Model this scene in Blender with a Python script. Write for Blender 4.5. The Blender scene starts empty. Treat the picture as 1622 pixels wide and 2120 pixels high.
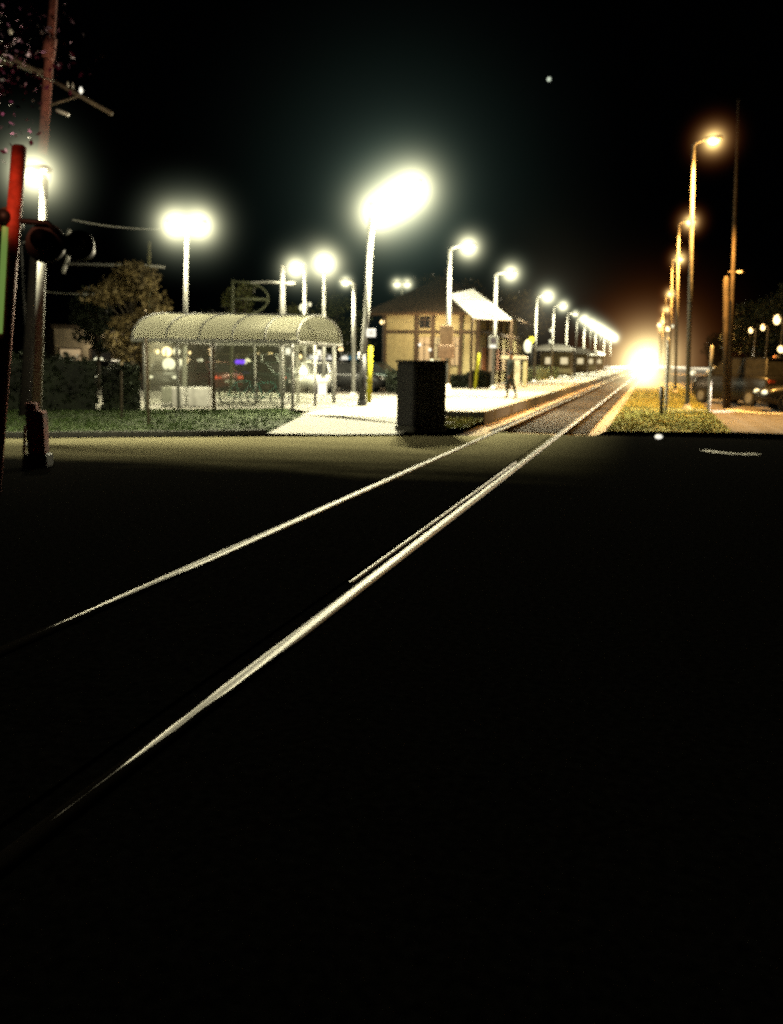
import bpy, bmesh, random
from math import *
from mathutils import Vector as V, Matrix, noise

random.seed(11)
sc = bpy.context.scene
COL = sc.collection
# ------------------------------------------------------------------ camera
F, CX, CY = 1836.0, 811.0, 1060.0
YAW, PITCH, ROLL, EYE = radians(16.129), radians(-9.755), radians(0.6), 1.65
fwd = V((-sin(YAW) * cos(PITCH), cos(YAW) * cos(PITCH), sin(PITCH)))
r0 = V((cos(YAW), sin(YAW), 0)); u0 = r0.cross(fwd)
rgt = cos(ROLL) * r0 + sin(ROLL) * u0
upv = -sin(ROLL) * r0 + cos(ROLL) * u0
CAM = V((0, 0, EYE))


def ray(px, py): return rgt * (px - CX) / F - upv * (py - CY) / F + fwd


def gp(px, py, z=0.0):
    """the surveyed point of the ground (or a level z) seen at a place of the photograph"""
    d = ray(px, py); return CAM + d * ((z - EYE) / d.z)


def dp(px, py, depth): return CAM + ray(px, py) * depth


def dep(p): return (V(p) - CAM).dot(fwd)


def foot(px, depth, z=0.0):
    """ground point at a depth, under image column px"""
    py = 800.0
    for _ in range(30):
        p = dp(px, py, depth)
        py += (p.z - z) * F / depth
    return dp(px, py, depth)


cd = bpy.data.cameras.new('camera'); cam = bpy.data.objects.new('camera', cd); COL.objects.link(cam)
M = Matrix((rgt, upv, -fwd)).transposed().to_4x4(); M.translation = CAM
cam.matrix_world = M
cd.sensor_fit = 'VERTICAL'; cd.sensor_height = 24.0
cd.lens = F / 2120.0 * 24.0
cd.clip_end = 6000; cd.clip_start = 0.05
cd.dof.use_dof = True; cd.dof.focus_distance = 3.2
cd.dof.aperture_fstop = (cd.lens / 1000.0) / 0.0112
cd.dof.aperture_blades = 0
sc.camera = cam
sc.view_settings.view_transform = 'Standard'; sc.view_settings.look = 'None'
sc.view_settings.exposure = 0; sc.view_settings.gamma = 1

# ------------------------------------------------------------------ world: night sky and unlinked volume for haze
w = bpy.data.worlds.new('World'); sc.world = w; w.use_nodes = True
nt = w.node_tree; bg = nt.nodes['Background']
bg.inputs[0].default_value = (0.25, 0.35, 0.5, 1); bg.inputs[1].default_value = 0.0004
vs = nt.nodes.new('ShaderNodeVolumeScatter')
vs.inputs['Color'].default_value = (0.93, 1.0, 0.90, 1)
vs.inputs['Density'].default_value = 0.0010
vs.inputs['Anisotropy'].default_value = 0.955
HAZE = False
if HAZE:
    nt.links.new(vs.outputs[0], nt.nodes['World Output'].inputs['Volume'])
w.cycles.volume_sampling = 'EQUIANGULAR'
sc.cycles.max_bounces = 4; sc.cycles.diffuse_bounces = 2; sc.cycles.glossy_bounces = 2
sc.cycles.transmission_bounces = 4; sc.cycles.volume_bounces = 0; sc.cycles.transparent_max_bounces = 12
sc.cycles.caustics_reflective = False; sc.cycles.caustics_refractive = False
sc.cycles.sample_clamp_indirect = 0.25
sc.cycles.sample_clamp_direct = 12.0
sc.cycles.use_denoising = False
sc.cycles.filter_width = 2.0

# ------------------------------------------------------------------ materials
MATS = {}


def mat(name, col, rough=0.6, metal=0.0, var=0.25, scale=6.0, bump=0.0, col2=None, detail=4.0, coords='Object'):
    if name in MATS: return MATS[name]
    m = bpy.data.materials.new(name); m.use_nodes = True; MATS[name] = m
    t = m.node_tree; b = t.nodes['Principled BSDF']
    b.inputs['Roughness'].default_value = rough; b.inputs['Metallic'].default_value = metal
    tc = t.nodes.new('ShaderNodeTexCoord'); n = t.nodes.new('ShaderNodeTexNoise')
    n.inputs['Scale'].default_value = scale; n.inputs['Detail'].default_value = detail
    t.links.new(tc.outputs[coords], n.inputs['Vector'])
    r = t.nodes.new('ShaderNodeValToRGB')
    c1 = [c * (1 - var) for c in col]; c2 = [min(1, c * (1 + var)) for c in (col2 or col)]
    r.color_ramp.elements[0].position = 0.35; r.color_ramp.elements[1].position = 0.65
    r.color_ramp.elements[0].color = (*c1, 1); r.color_ramp.elements[1].color = (*c2, 1)
    t.links.new(n.outputs['Fac'], r.inputs[0]); t.links.new(r.outputs[0], b.inputs['Base Color'])
    if bump:
        bp = t.nodes.new('ShaderNodeBump'); bp.inputs['Strength'].default_value = bump; bp.inputs['Distance'].default_value = 0.03
        n2 = t.nodes.new('ShaderNodeTexNoise'); n2.inputs['Scale'].default_value = scale * 6; n2.inputs['Detail'].default_value = 5
        t.links.new(tc.outputs[coords], n2.inputs['Vector'])
        t.links.new(n2.outputs['Fac'], bp.inputs['Height']); t.links.new(bp.outputs[0], b.inputs['Normal'])
    return m


def emit(name, col, strength):
    if name in MATS: return MATS[name]
    m = bpy.data.materials.new(name); m.use_nodes = True; MATS[name] = m
    b = m.node_tree.nodes['Principled BSDF']
    b.inputs['Base Color'].default_value = (*[0.5 * c for c in col], 1)
    b.inputs['Emission Color'].default_value = (*col, 1)
    b.inputs['Emission Strength'].default_value = strength
    m.cycles.emission_sampling = 'NONE'
    return m


CREAM = (1.0, 0.93, 0.62)
AMBER = (1.0, 0.50, 0.11)
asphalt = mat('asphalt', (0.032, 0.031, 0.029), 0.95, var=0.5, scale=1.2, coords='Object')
def paint_lit_strip(m, dark, lit_tone, ya, yb):
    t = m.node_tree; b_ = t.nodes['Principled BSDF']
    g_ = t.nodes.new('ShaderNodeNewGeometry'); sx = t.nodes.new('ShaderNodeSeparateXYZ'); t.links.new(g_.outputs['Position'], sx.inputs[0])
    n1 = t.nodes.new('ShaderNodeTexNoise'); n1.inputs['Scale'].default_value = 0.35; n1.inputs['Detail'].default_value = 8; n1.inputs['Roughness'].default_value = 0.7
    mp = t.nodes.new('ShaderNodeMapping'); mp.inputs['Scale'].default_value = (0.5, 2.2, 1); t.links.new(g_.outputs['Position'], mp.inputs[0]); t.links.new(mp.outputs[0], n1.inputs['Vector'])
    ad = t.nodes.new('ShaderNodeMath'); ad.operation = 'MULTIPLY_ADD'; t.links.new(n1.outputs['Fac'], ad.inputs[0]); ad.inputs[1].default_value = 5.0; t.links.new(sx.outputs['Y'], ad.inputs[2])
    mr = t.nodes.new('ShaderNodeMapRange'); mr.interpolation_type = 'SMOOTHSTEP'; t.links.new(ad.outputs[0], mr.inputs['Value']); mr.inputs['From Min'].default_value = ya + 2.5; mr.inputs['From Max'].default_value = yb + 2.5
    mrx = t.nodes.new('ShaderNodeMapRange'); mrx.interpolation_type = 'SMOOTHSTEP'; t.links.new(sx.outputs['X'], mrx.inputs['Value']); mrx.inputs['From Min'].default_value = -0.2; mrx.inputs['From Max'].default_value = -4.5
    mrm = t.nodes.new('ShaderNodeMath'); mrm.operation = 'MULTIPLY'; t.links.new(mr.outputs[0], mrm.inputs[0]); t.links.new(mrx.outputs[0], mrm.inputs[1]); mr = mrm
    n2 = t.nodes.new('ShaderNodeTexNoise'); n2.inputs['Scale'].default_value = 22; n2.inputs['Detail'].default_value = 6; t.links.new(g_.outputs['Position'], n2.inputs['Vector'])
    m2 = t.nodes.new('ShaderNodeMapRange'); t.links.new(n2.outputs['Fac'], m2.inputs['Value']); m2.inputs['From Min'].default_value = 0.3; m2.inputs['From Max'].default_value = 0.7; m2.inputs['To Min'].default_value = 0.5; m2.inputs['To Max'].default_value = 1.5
    mx = t.nodes.new('ShaderNodeMix'); mx.data_type = 'RGBA'; mx.inputs[6].default_value = (*dark, 1); mx.inputs[7].default_value = (*lit_tone, 1); t.links.new(mr.outputs[0], mx.inputs[0])
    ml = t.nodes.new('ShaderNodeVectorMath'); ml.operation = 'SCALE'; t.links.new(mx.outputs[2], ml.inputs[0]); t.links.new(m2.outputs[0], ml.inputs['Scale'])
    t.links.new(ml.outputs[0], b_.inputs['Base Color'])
paint_lit_strip(asphalt, (0.0055, 0.0053, 0.0048), (0.36, 0.33, 0.19), 11.5, 18.0)  # pale far strip and black foreground put the lamp light into the colour
asphalt.node_tree.nodes['Principled BSDF'].inputs['Specular IOR Level'].default_value = 0.0
asphalt_road = mat('asphalt road', (0.10, 0.085, 0.07), 0.8, var=0.4, scale=1.5, bump=0.5)
soil = mat('soil', (0.035, 0.032, 0.02), 0.95, var=0.5, scale=0.7, bump=0.6)
concrete = mat('pale concrete', (0.52, 0.50, 0.44), 0.75, var=0.14, scale=0.9, bump=0.2)
platform_m = mat('platform concrete', (0.58, 0.56, 0.50), 0.7, var=0.10, scale=0.8, bump=0.15)
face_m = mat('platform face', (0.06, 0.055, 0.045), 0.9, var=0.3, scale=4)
tactile = mat('worn edge strip', (0.50, 0.46, 0.33), 0.7, var=0.1, scale=10)
ballast_m = mat('ballast', (0.48, 0.36, 0.21), 0.95, var=0.5, scale=14, bump=1.0)
rail_side = mat('rusty rail side', (0.03, 0.02, 0.014), 0.9, var=0.3, scale=20)
rail_side.node_tree.nodes['Principled BSDF'].inputs['Specular IOR Level'].default_value = 0.0
tie_m = mat('old timber sleeper', (0.05, 0.04, 0.03), 0.9, var=0.4, scale=9)
grass_m = mat('grass', (0.055, 0.10, 0.018), 0.8, var=0.5, scale=3)
grass_dry = mat('dry grass', (0.34, 0.32, 0.07), 0.8, var=0.5, scale=3)
turf_m = mat('turf', (0.05, 0.075, 0.02), 0.9, var=0.5, scale=2, bump=0.8)
white_metal = mat('white painted steel', (0.62, 0.61, 0.56), 0.5, 0.0, var=0.12, scale=5)
grey_metal = mat('galvanised steel', (0.36, 0.36, 0.33), 0.5, 0.35, var=0.2, scale=7)
dark_metal = mat('dark steel', (0.02, 0.02, 0.02), 0.5, 0.2, var=0.3, scale=7)
black_m = mat('black paint', (0.003, 0.003, 0.003), 0.6, 0.0, var=0.3, scale=5)
cabinet_m = mat('black enamel', (0.008, 0.008, 0.009), 0.75, 0.0, var=0.4, scale=3, bump=0.2)
red_m = mat('red orange tint', (0.42, 0.06, 0.03), 0.6, 0.0, var=0.3, scale=9)
lime_m = mat('yellow green strip', (0.42, 0.60, 0.14), 0.5, 0.0, var=0.3, scale=5)
rust_m = mat('rusty red box', (0.22, 0.035, 0.02), 0.8, 0.0, var=0.7, scale=12)
wood_m = mat('creosoted pole', (0.26, 0.08, 0.06), 0.85, var=0.3, scale=8, bump=0.3)
dark_wood = mat('dark weathered pole', (0.07, 0.05, 0.03), 0.85, var=0.4, scale=2)
wood_b = mat('weathered pole', (0.16, 0.12, 0.08), 0.85, var=0.3, scale=8, bump=0.3)
yellow_m = mat('yellow plastic', (0.75, 0.70, 0.03), 0.5, var=0.12, scale=6)
wall_m = mat('beige stucco', (0.50, 0.43, 0.22), 0.85, var=0.12, scale=5, bump=0.2)
orange_wall = mat('terracotta stucco', (0.42, 0.18, 0.09), 0.85, var=0.2, scale=4, bump=0.2)
timber_m = mat('brown timber', (0.075, 0.045, 0.022), 0.7, var=0.3, scale=6)
roof_m = mat('brown shingle', (0.085, 0.06, 0.035), 0.85, var=0.5, scale=9, bump=0.5)
white_roof = mat('white canopy panel', (0.8, 0.79, 0.74), 0.45, var=0.05, scale=3)
trim_m = mat('window trim', (0.30, 0.24, 0.15), 0.6, var=0.2, scale=6)
glass_dark = mat('dark window glass', (0.02, 0.02, 0.02), 0.1, var=0.2, scale=4)
far_wall = mat('far beige wall', (0.40, 0.33, 0.22), 0.9, var=0.25, scale=1.2)
bark_m = mat('bark', (0.07, 0.055, 0.035), 0.9, var=0.4, scale=10, bump=0.5)
leaf_m = mat('leaves', (0.11, 0.12, 0.04), 0.7, var=0.6, scale=1.2)
leaf_dark = mat('dark leaves', (0.022, 0.032, 0.014), 0.7, var=0.6, scale=1.2)
leaf_brown = mat('brown lit leaves', (0.17, 0.125, 0.05), 0.7, var=0.6, scale=1.5)
leaf_red = mat('crimson leaves', (0.08, 0.012, 0.05), 0.7, var=0.7, scale=2.0)
rubber = mat('tyre rubber', (0.012, 0.012, 0.012), 0.85, var=0.2)
chrome = mat('alloy', (0.45, 0.45, 0.43), 0.35, 0.7, var=0.1)
paint_line = mat('white road paint', (0.75, 0.73, 0.66), 0.6, var=0.15, scale=12)
shirt_m = mat('dark jacket cloth', (0.010, 0.014, 0.010), 0.9, var=0.4, scale=8)
jeans_m = mat('dark trousers', (0.014, 0.02, 0.018), 0.9, var=0.3, scale=8)
skin_m = mat('skin', (0.35, 0.2, 0.14), 0.6, var=0.1)
hair_m = mat('dark hair', (0.012, 0.01, 0.008), 0.8, var=0.2)
E_CREAM = emit('lit lens cream', (1.0, 0.95, 0.62), 1.5)
E_WARM = emit('lit lens amber', (1.0, 0.72, 0.32), 4.0)
E_RED = emit('lit red lens', (1.0, 0.12, 0.04), 1.5)
E_BLUE = emit('lit blue lens', (0.20, 0.05, 1.0), 2.2)
E_TEAL = emit('lit teal panel', (0.12, 0.42, 0.60), 0.35)
E_YEL = emit('lit yellow lens', (1.0, 0.85, 0.05), 1.2)
E_SIGN = emit('lit sign face', (1.0, 0.95, 0.80), 1.15)
E_DIM = emit('dim lit window', (0.75, 0.55, 0.30), 0.42)
E_DIM2 = emit('dim lit glass', (0.70, 0.62, 0.36), 0.28)

# polished rail head: bare steel with fine scratches along it, with a colour mask that narrows and fades the highlight towards the near end
def rail_steel(name, ya, yb):
    m = bpy.data.materials.new(name); m.use_nodes = True
    t = m.node_tree; b = t.nodes['Principled BSDF']
    tc = t.nodes.new('ShaderNodeTexCoord'); mp = t.nodes.new('ShaderNodeMapping'); mp.inputs['Scale'].default_value = (60, 1.2, 20)
    n = t.nodes.new('ShaderNodeTexNoise'); n.inputs['Scale'].default_value = 1.0; n.inputs['Detail'].default_value = 3
    mr = t.nodes.new('ShaderNodeMapRange'); mr.inputs['From Min'].default_value = 0.3; mr.inputs['From Max'].default_value = 0.7
    mr.inputs['To Min'].default_value = 0.26; mr.inputs['To Max'].default_value = 0.34
    t.links.new(tc.outputs['Object'], mp.inputs[0]); t.links.new(mp.outputs[0], n.inputs['Vector'])
    t.links.new(n.outputs['Fac'], mr.inputs['Value'])
    sx = t.nodes.new('ShaderNodeSeparateXYZ'); t.links.new(tc.outputs['Object'], sx.inputs[0])
    wy = t.nodes.new('ShaderNodeMapRange'); t.links.new(sx.outputs['Y'], wy.inputs['Value']); wy.inputs['From Min'].default_value = ya; wy.inputs['From Max'].default_value = yb
    wy.inputs['To Min'].default_value = 0.0; wy.inputs['To Max'].default_value = 0.066
    n3 = t.nodes.new('ShaderNodeTexNoise'); n3.inputs['Scale'].default_value = 2.2; n3.inputs['Detail'].default_value = 4
    t.links.new(tc.outputs['Object'], n3.inputs['Vector'])
    ab = t.nodes.new('ShaderNodeMath'); ab.operation = 'ABSOLUTE'; t.links.new(sx.outputs['X'], ab.inputs[0])
    ns = t.nodes.new('ShaderNodeMath'); ns.operation = 'MULTIPLY_ADD'; t.links.new(n3.outputs['Fac'], ns.inputs[0]); ns.inputs[1].default_value = 0.03; t.links.new(ab.outputs[0], ns.inputs[2])
    df = t.nodes.new('ShaderNodeMath'); df.operation = 'SUBTRACT'; t.links.new(wy.outputs[0], df.inputs[0]); t.links.new(ns.outputs[0], df.inputs[1])
    cl = t.nodes.new('ShaderNodeMapRange'); t.links.new(df.outputs[0], cl.inputs['Value']); cl.inputs['From Min'].default_value = -0.009; cl.inputs['From Max'].default_value = 0.0
    t.links.new(cl.outputs[0], b.inputs['Metallic'])
    mx = t.nodes.new('ShaderNodeMix'); mx.data_type = 'RGBA'; t.links.new(cl.outputs[0], mx.inputs[0]); mx.inputs[6].default_value = (0.012, 0.010, 0.008, 1); mx.inputs[7].default_value = (0.75, 0.72, 0.66, 1)
    t.links.new(mx.outputs[2], b.inputs['Base Color'])
    r2 = t.nodes.new('ShaderNodeMix'); r2.data_type = 'FLOAT'; t.links.new(cl.outputs[0], r2.inputs[0]); r2.inputs[2].default_value = 0.95; t.links.new(mr.outputs[0], r2.inputs[3])
    t.links.new(r2.outputs[0], b.inputs['Roughness']); b.inputs['Specular IOR Level'].default_value = 0.0
    return m
rail_top_far = rail_steel('polished rail head', 3.85, 6.8)
rail_top_near = rail_steel('polished rail head near', 2.22, 5.0)
rail_top = rail_steel('polished guard rail', -50, -40)

# translucent ribbed plastic for the shelter vault
vault_m = bpy.data.materials.new('milky polycarbonate'); vault_m.use_nodes = True
t = vault_m.node_tree; t.nodes.remove(t.nodes['Principled BSDF'])
d1 = t.nodes.new('ShaderNodeBsdfDiffuse'); d2 = t.nodes.new('ShaderNodeBsdfTranslucent'); mx = t.nodes.new('ShaderNodeMixShader')
tr = t.nodes.new('ShaderNodeBsdfTransparent'); mx2 = t.nodes.new('ShaderNodeMixShader')
n = t.nodes.new('ShaderNodeTexNoise'); n.inputs['Scale'].default_value = 2.2; n.inputs['Detail'].default_value = 5
cr = t.nodes.new('ShaderNodeValToRGB'); cr.color_ramp.elements[0].color = (0.48, 0.47, 0.33, 1); cr.color_ramp.elements[1].color = (0.72, 0.70, 0.54, 1)
tc = t.nodes.new('ShaderNodeTexCoord'); t.links.new(tc.outputs['Object'], n.inputs['Vector'])
t.links.new(n.outputs['Fac'], cr.inputs[0]); t.links.new(cr.outputs[0], d1.inputs[0]); t.links.new(cr.outputs[0], d2.inputs[0])
mx.inputs[0].default_value = 0.32; mx2.inputs[0].default_value = 0.0
t.links.new(d1.outputs[0], mx.inputs[1]); t.links.new(d2.outputs[0], mx.inputs[2])
t.links.new(mx.outputs[0], mx2.inputs[1]); t.links.new(tr.outputs[0], mx2.inputs[2])
t.links.new(mx2.outputs[0], t.nodes['Material Output'].inputs[0])

glass_m = bpy.data.materials.new('smeared clear glass'); glass_m.use_nodes = True
t = glass_m.node_tree; t.nodes.remove(t.nodes['Principled BSDF'])
tr = t.nodes.new('ShaderNodeBsdfTransparent'); tr.inputs[0].default_value = (0.85, 0.88, 0.82, 1)
df = t.nodes.new('ShaderNodeBsdfDiffuse'); df.inputs[0].default_value = (0.35, 0.34, 0.26, 1)
gl = t.nodes.new('ShaderNodeBsdfGlossy'); gl.inputs['Roughness'].default_value = 0.08
ma = t.nodes.new('ShaderNodeMixShader'); mb = t.nodes.new('ShaderNodeMixShader')
ma.inputs[0].default_value = 0.16; mb.inputs[0].default_value = 0.05
t.links.new(tr.outputs[0], ma.inputs[1]); t.links.new(df.outputs[0], ma.inputs[2])
t.links.new(ma.outputs[0], mb.inputs[1]); t.links.new(gl.outputs[0], mb.inputs[2])
t.links.new(mb.outputs[0], t.nodes['Material Output'].inputs[0])


# ------------------------------------------------------------------ mesh helpers
class MB:
    def __init__(s): s.v = []; s.f = []

    def quad(s, *pts):
        i = len(s.v); s.v += [tuple(p) for p in pts]; s.f.append(tuple(range(i, i + len(pts)))); return s

    def box(s, c, size, rz=0.0, bev=0.0):
        c = V(c); hx, hy, hz = [q / 2 for q in size]; R = Matrix.Rotation(rz, 3, 'Z'); i = len(s.v)
        if bev <= 0:
            for z in (-hz, hz):
                for x, y in ((-hx, -hy), (hx, -hy), (hx, hy), (-hx, hy)):
                    s.v.append(tuple(c + R @ V((x, y, z))))
            s.f += [tuple(i + k for k in q) for q in ((3, 2, 1, 0), (4, 5, 6, 7), (0, 1, 5, 4), (1, 2, 6, 5), (2, 3, 7, 6), (3, 0, 4, 7))]
        else:
            rings = [(-hz, bev), (-hz + bev, 0), (hz - bev, 0), (hz, bev)]
            for z, ins in rings:
                a, bb = hx - ins, hy - ins; k = bev
                for x, y in ((-a + k, -bb), (a - k, -bb), (a, -bb + k), (a, bb - k), (a - k, bb), (-a + k, bb), (-a, bb - k), (-a, -bb + k)):
                    s.v.append(tuple(c + R @ V((x, y, z))))
            for q in range(3):
                for k in range(8):
                    a0 = i + q * 8 + k; a1 = i + q * 8 + (k + 1) % 8
                    s.f.append((a0, a1, a1 + 8, a0 + 8))
            s.f.append(tuple(i + k for k in range(7, -1, -1))); s.f.append(tuple(i + 24 + k for k in range(8)))
        return s

    def tube(s, pts, rad, seg=10, cap=True):
        pts = [V(p) for p in pts]
        if not hasattr(rad, '__len__'): rad = [rad] * len(pts)
        i = len(s.v); up = None
        for k, p in enumerate(pts):
            d = (pts[min(k + 1, len(pts) - 1)] - pts[max(k - 1, 0)]).normalized()
            if up is None or abs(up.dot(d)) > 0.99:
                up = V((0, 0, 1)) if abs(d.z) < 0.9 else V((1, 0, 0))
            a = d.cross(up).normalized(); bb = a.cross(d).normalized(); up = bb
            for j in range(seg):
                th = 2 * pi * j / seg
                s.v.append(tuple(p + (a * cos(th) + bb * sin(th)) * rad[k]))
        for k in range(len(pts) - 1):
            for j in range(seg):
                a0 = i + k * seg + j; a1 = i + k * seg + (j + 1) % seg
                s.f.append((a0, a1, a1 + seg, a0 + seg))
        if cap:
            s.f.append(tuple(i + j for j in range(seg - 1, -1, -1)))
            e = i + (len(pts) - 1) * seg; s.f.append(tuple(e + j for j in range(seg)))
        return s

    def ball(s, c, r, seg=12, rings=8, z0=-1.0):
        c = V(c); r = V((r, r, r)) if not hasattr(r, '__len__') else V(r); i = len(s.v)
        for k in range(rings + 1):
            ph = pi * k / rings
            for j in range(seg):
                th = 2 * pi * j / seg
                s.v.append((c.x + r.x * sin(ph) * cos(th), c.y + r.y * sin(ph) * sin(th), c.z + r.z * cos(ph)))
        for k in range(rings):
            for j in range(seg):
                a0 = i + k * seg + j; a1 = i + k * seg + (j + 1) % seg
                s.f.append((a0 + seg, a1 + seg, a1, a0))
        return s

    def disc(s, c, n, r, seg=20, thick=0.02):
        n = V(n).normalized(); return s.tube([V(c) - n * thick / 2, V(c) + n * thick / 2], r, seg)

    def ring(s, c, n, R_, r, seg=28, arc=(0, 2 * pi)):
        n = V(n).normalized(); a = n.cross(V((0, 0, 1)))
        if a.length < 0.1: a = V((1, 0, 0))
        a.normalize(); bb = n.cross(a)
        full = abs(arc[1] - arc[0] - 2 * pi) < 1e-4
        pts = [V(c) + (a * cos(arc[0] + (arc[1] - arc[0]) * k / seg) + bb * sin(arc[0] + (arc[1] - arc[0]) * k / seg)) * R_ for k in range(seg + 1)]
        return s.tube(pts, r, 6, cap=not full)

    def build(s, name, m, parent=None, smooth=False, origin=None):
        me = bpy.data.meshes.new(name)
        o0 = V(origin) if origin is not None else V((0, 0, 0))
        me.from_pydata([tuple(V(v) - o0) for v in s.v], [], s.f); me.update()
        if m: me.materials.append(m)
        if smooth:
            me.polygons.foreach_set('use_smooth', [True] * len(me.polygons))
        o = bpy.data.objects.new(name, me); COL.objects.link(o)
        if parent is not None:
            o.parent = parent
        elif origin is not None:
            o.location = o0
        return o


def tag(o, label=None, cat=None, group=None, kind=None):
    if label: o['label'] = label
    if cat: o['category'] = cat
    if group: o['group'] = group
    if kind: o['kind'] = kind
    return o


def empty(name, loc, label, cat, group=None, rz=0.0):
    o = bpy.data.objects.new(name, None); COL.objects.link(o); o.location = loc; o.rotation_euler = (0, 0, rz)
    o.empty_display_size = 0.3
    return tag(o, label, cat, group)


def copy_tree(o, parent=None):
    c = o.copy(); COL.objects.link(c)
    if parent is not None: c.parent = parent
    for ch in [x for x in o.children]: copy_tree(ch, c)
    return c


def lamp(name, kind, loc, power, col, size=0.1, parent=None, aim=None, cone=150, blend=0.5):
    l = bpy.data.lights.new(name, kind); l.energy = power; l.color = col; l.shadow_soft_size = size
    if kind == 'SPOT': l.spot_size = radians(cone); l.spot_blend = blend
    o = bpy.data.objects.new(name, l); COL.objects.link(o); o.location = loc
    if aim is not None: o.rotation_euler = V(aim).to_track_quat('-Z', 'Y').to_euler()
    if parent is not None: o.parent = parent
    return o


def sheet(name, pts, z, m, label=None, n=1):
    mb = MB(); mb.quad(*[(p[0], p[1], z) for p in pts]); o = mb.build(name, m)
    # make sure it faces up
    if o.data.polygons[0].normal.z < 0: o.data.flip_normals()
    return tag(o, label, None, None, 'structure')


RL, RR = -3.43, -1.96          # rail centre lines
PE = -4.42                     # platform edge
# ------------------------------------------------------------------ ground
sheet('ground', [(-1500, -300), (1500, -300), (1500, 2500), (-1500, 2500)], -0.25, soil, 'dark bare ground reaching the horizon')
roadfar = [gp(-400, 911), gp(400, 905), gp(830, 903), gp(1200, 901), gp(1460, 906)]
e0 = roadfar[0]; e1 = roadfar[-1]
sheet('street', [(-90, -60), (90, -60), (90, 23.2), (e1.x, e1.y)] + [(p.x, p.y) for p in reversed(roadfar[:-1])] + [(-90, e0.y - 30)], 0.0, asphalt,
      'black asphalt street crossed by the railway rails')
sheet('parking_lot', [(-120, 34), (-10.2, 40), (-10.2, 62), (-120, 62)], 0.0, asphalt_road, 'asphalt car park behind the shelter')
pv = [gp(-500, 850), gp(300, 850), gp(440, 850), gp(590, 847), gp(632, 860), gp(553, 900), gp(700, 902), gp(830, 901), (-5.6, 21.5), (-5.6, 24.46), (-9.9, 24.46), (-9.9, 39.8), (-60, 33.8)]
sheet('pavement', [(p[0], p[1]) for p in pv], 0.03, concrete, 'pale concrete pavement running under the shelter')
gv = [gp(-500, 909), gp(0, 906), gp(400, 903), gp(553, 900), gp(632, 860), gp(590, 847), gp(440, 850), gp(300, 850), gp(-500, 850)]
sheet('verge', [(p[0], p[1]) for p in gv], 0.024, turf_m, 'strip of turf between the street and the pavement')
gr = [gp(908, 900), gp(1050, 900), gp(1060, 880), gp(1030, 868), gp(905, 866)]
sheet('platform_bank', [(-5.6, 21.0), (-4.3, 21.2), (-4.45, 24.4), (-5.6, 24.4)], 0.024, turf_m, 'scruffy turf bank at the platform end')
sheet('right_verge', [(-1.0, 22.2), (1.9, 22.9), (2.1, 60), (2.3, 300), (-1.0, 300)], 0.004, mat('dry turf', (0.20, 0.19, 0.04), 0.9, var=0.4, scale=2, bump=0.6), 'yellowish turf strip between the track and the side road')
sheet('side_road', [(1.9, 22.95), (12, 23.2), (12, 400), (2.3, 400), (2.1, 60)], 0.006, asphalt_road, 'side road running beside the track')
b = MB(); b.quad((-4.5, 20.5, -0.14), (-1.3, 22.1, -0.14), (-1.3, 420, -0.14), (-4.5, 420, -0.14)).quad((-1.3, 22.1, -0.14), (-0.99, 22.2, 0.0), (-0.99, 420, 0.0), (-1.3, 420, -0.14))
tag(b.build('trackbed', ballast_m), 'gravel trackbed carrying the railway', None, None, 'structure')

# kerb of the far side of the street
b = MB()
kp = [gp(-400, 909), gp(0, 906), gp(400, 903), gp(553, 900)]
for a_, c_ in zip(kp[:-1], kp[1:]):
    d = (c_ - a_).normalized(); nrm = V((-d.y, d.x, 0)) * 0.15
    i = len(b.v)
    for p in (a_, c_, c_ + nrm, a_ + nrm): b.v.append((p.x, p.y, 0.0))
    for p in (a_, c_, c_ + nrm, a_ + nrm): b.v.append((p.x, p.y, 0.11))
    b.f += [tuple(i + k for k in q) for q in ((4, 5, 6, 7), (0, 1, 5, 4), (1, 2, 6, 5), (2, 3, 7, 6), (3, 0, 4, 7))]
tag(b.build('kerb', mat('kerb stone', (0.10, 0.10, 0.085), 0.85, var=0.3)), 'low kerb edging the turf strip', None, None, 'structure')

# stop line, and a light trail stand-in, at the right
def band(name, pts, wd, z, m, label):
    b = MB(); L = []; Rr = []
    for k, p in enumerate(pts):
        d = (V(pts[min(k + 1, len(pts) - 1)]) - V(pts[max(k - 1, 0)])); d.z = 0; d.normalize(); nn = V((-d.y, d.x, 0)) * wd / 2
        L.append(V(p) + nn); Rr.append(V(p) - nn)
    for k in range(len(pts) - 1):
        b.quad((Rr[k].x, Rr[k].y, z), (Rr[k + 1].x, Rr[k + 1].y, z), (L[k + 1].x, L[k + 1].y, z), (L[k].x, L[k].y, z))
    o = b.build(name, m)
    if o.data.polygons[0].normal.z < 0: o.data.flip_normals()
    return tag(o, label, None, None, 'structure')
band('stop_line', [gp(1458, 933), gp(1490, 938), gp(1530, 941), gp(1572, 941)], 0.22, 0.010, paint_line, 'white stop line painted across the mouth of the side road')
band('trail_line', [gp(1512, 848), gp(1540, 853), gp(1580, 856), gp(1640, 858), gp(1700, 858)], 0.5, 0.012, paint_line, 'bright white line standing in for a car light trail across the side road')  # painted strip imitating the light trail of passing cars

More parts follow.
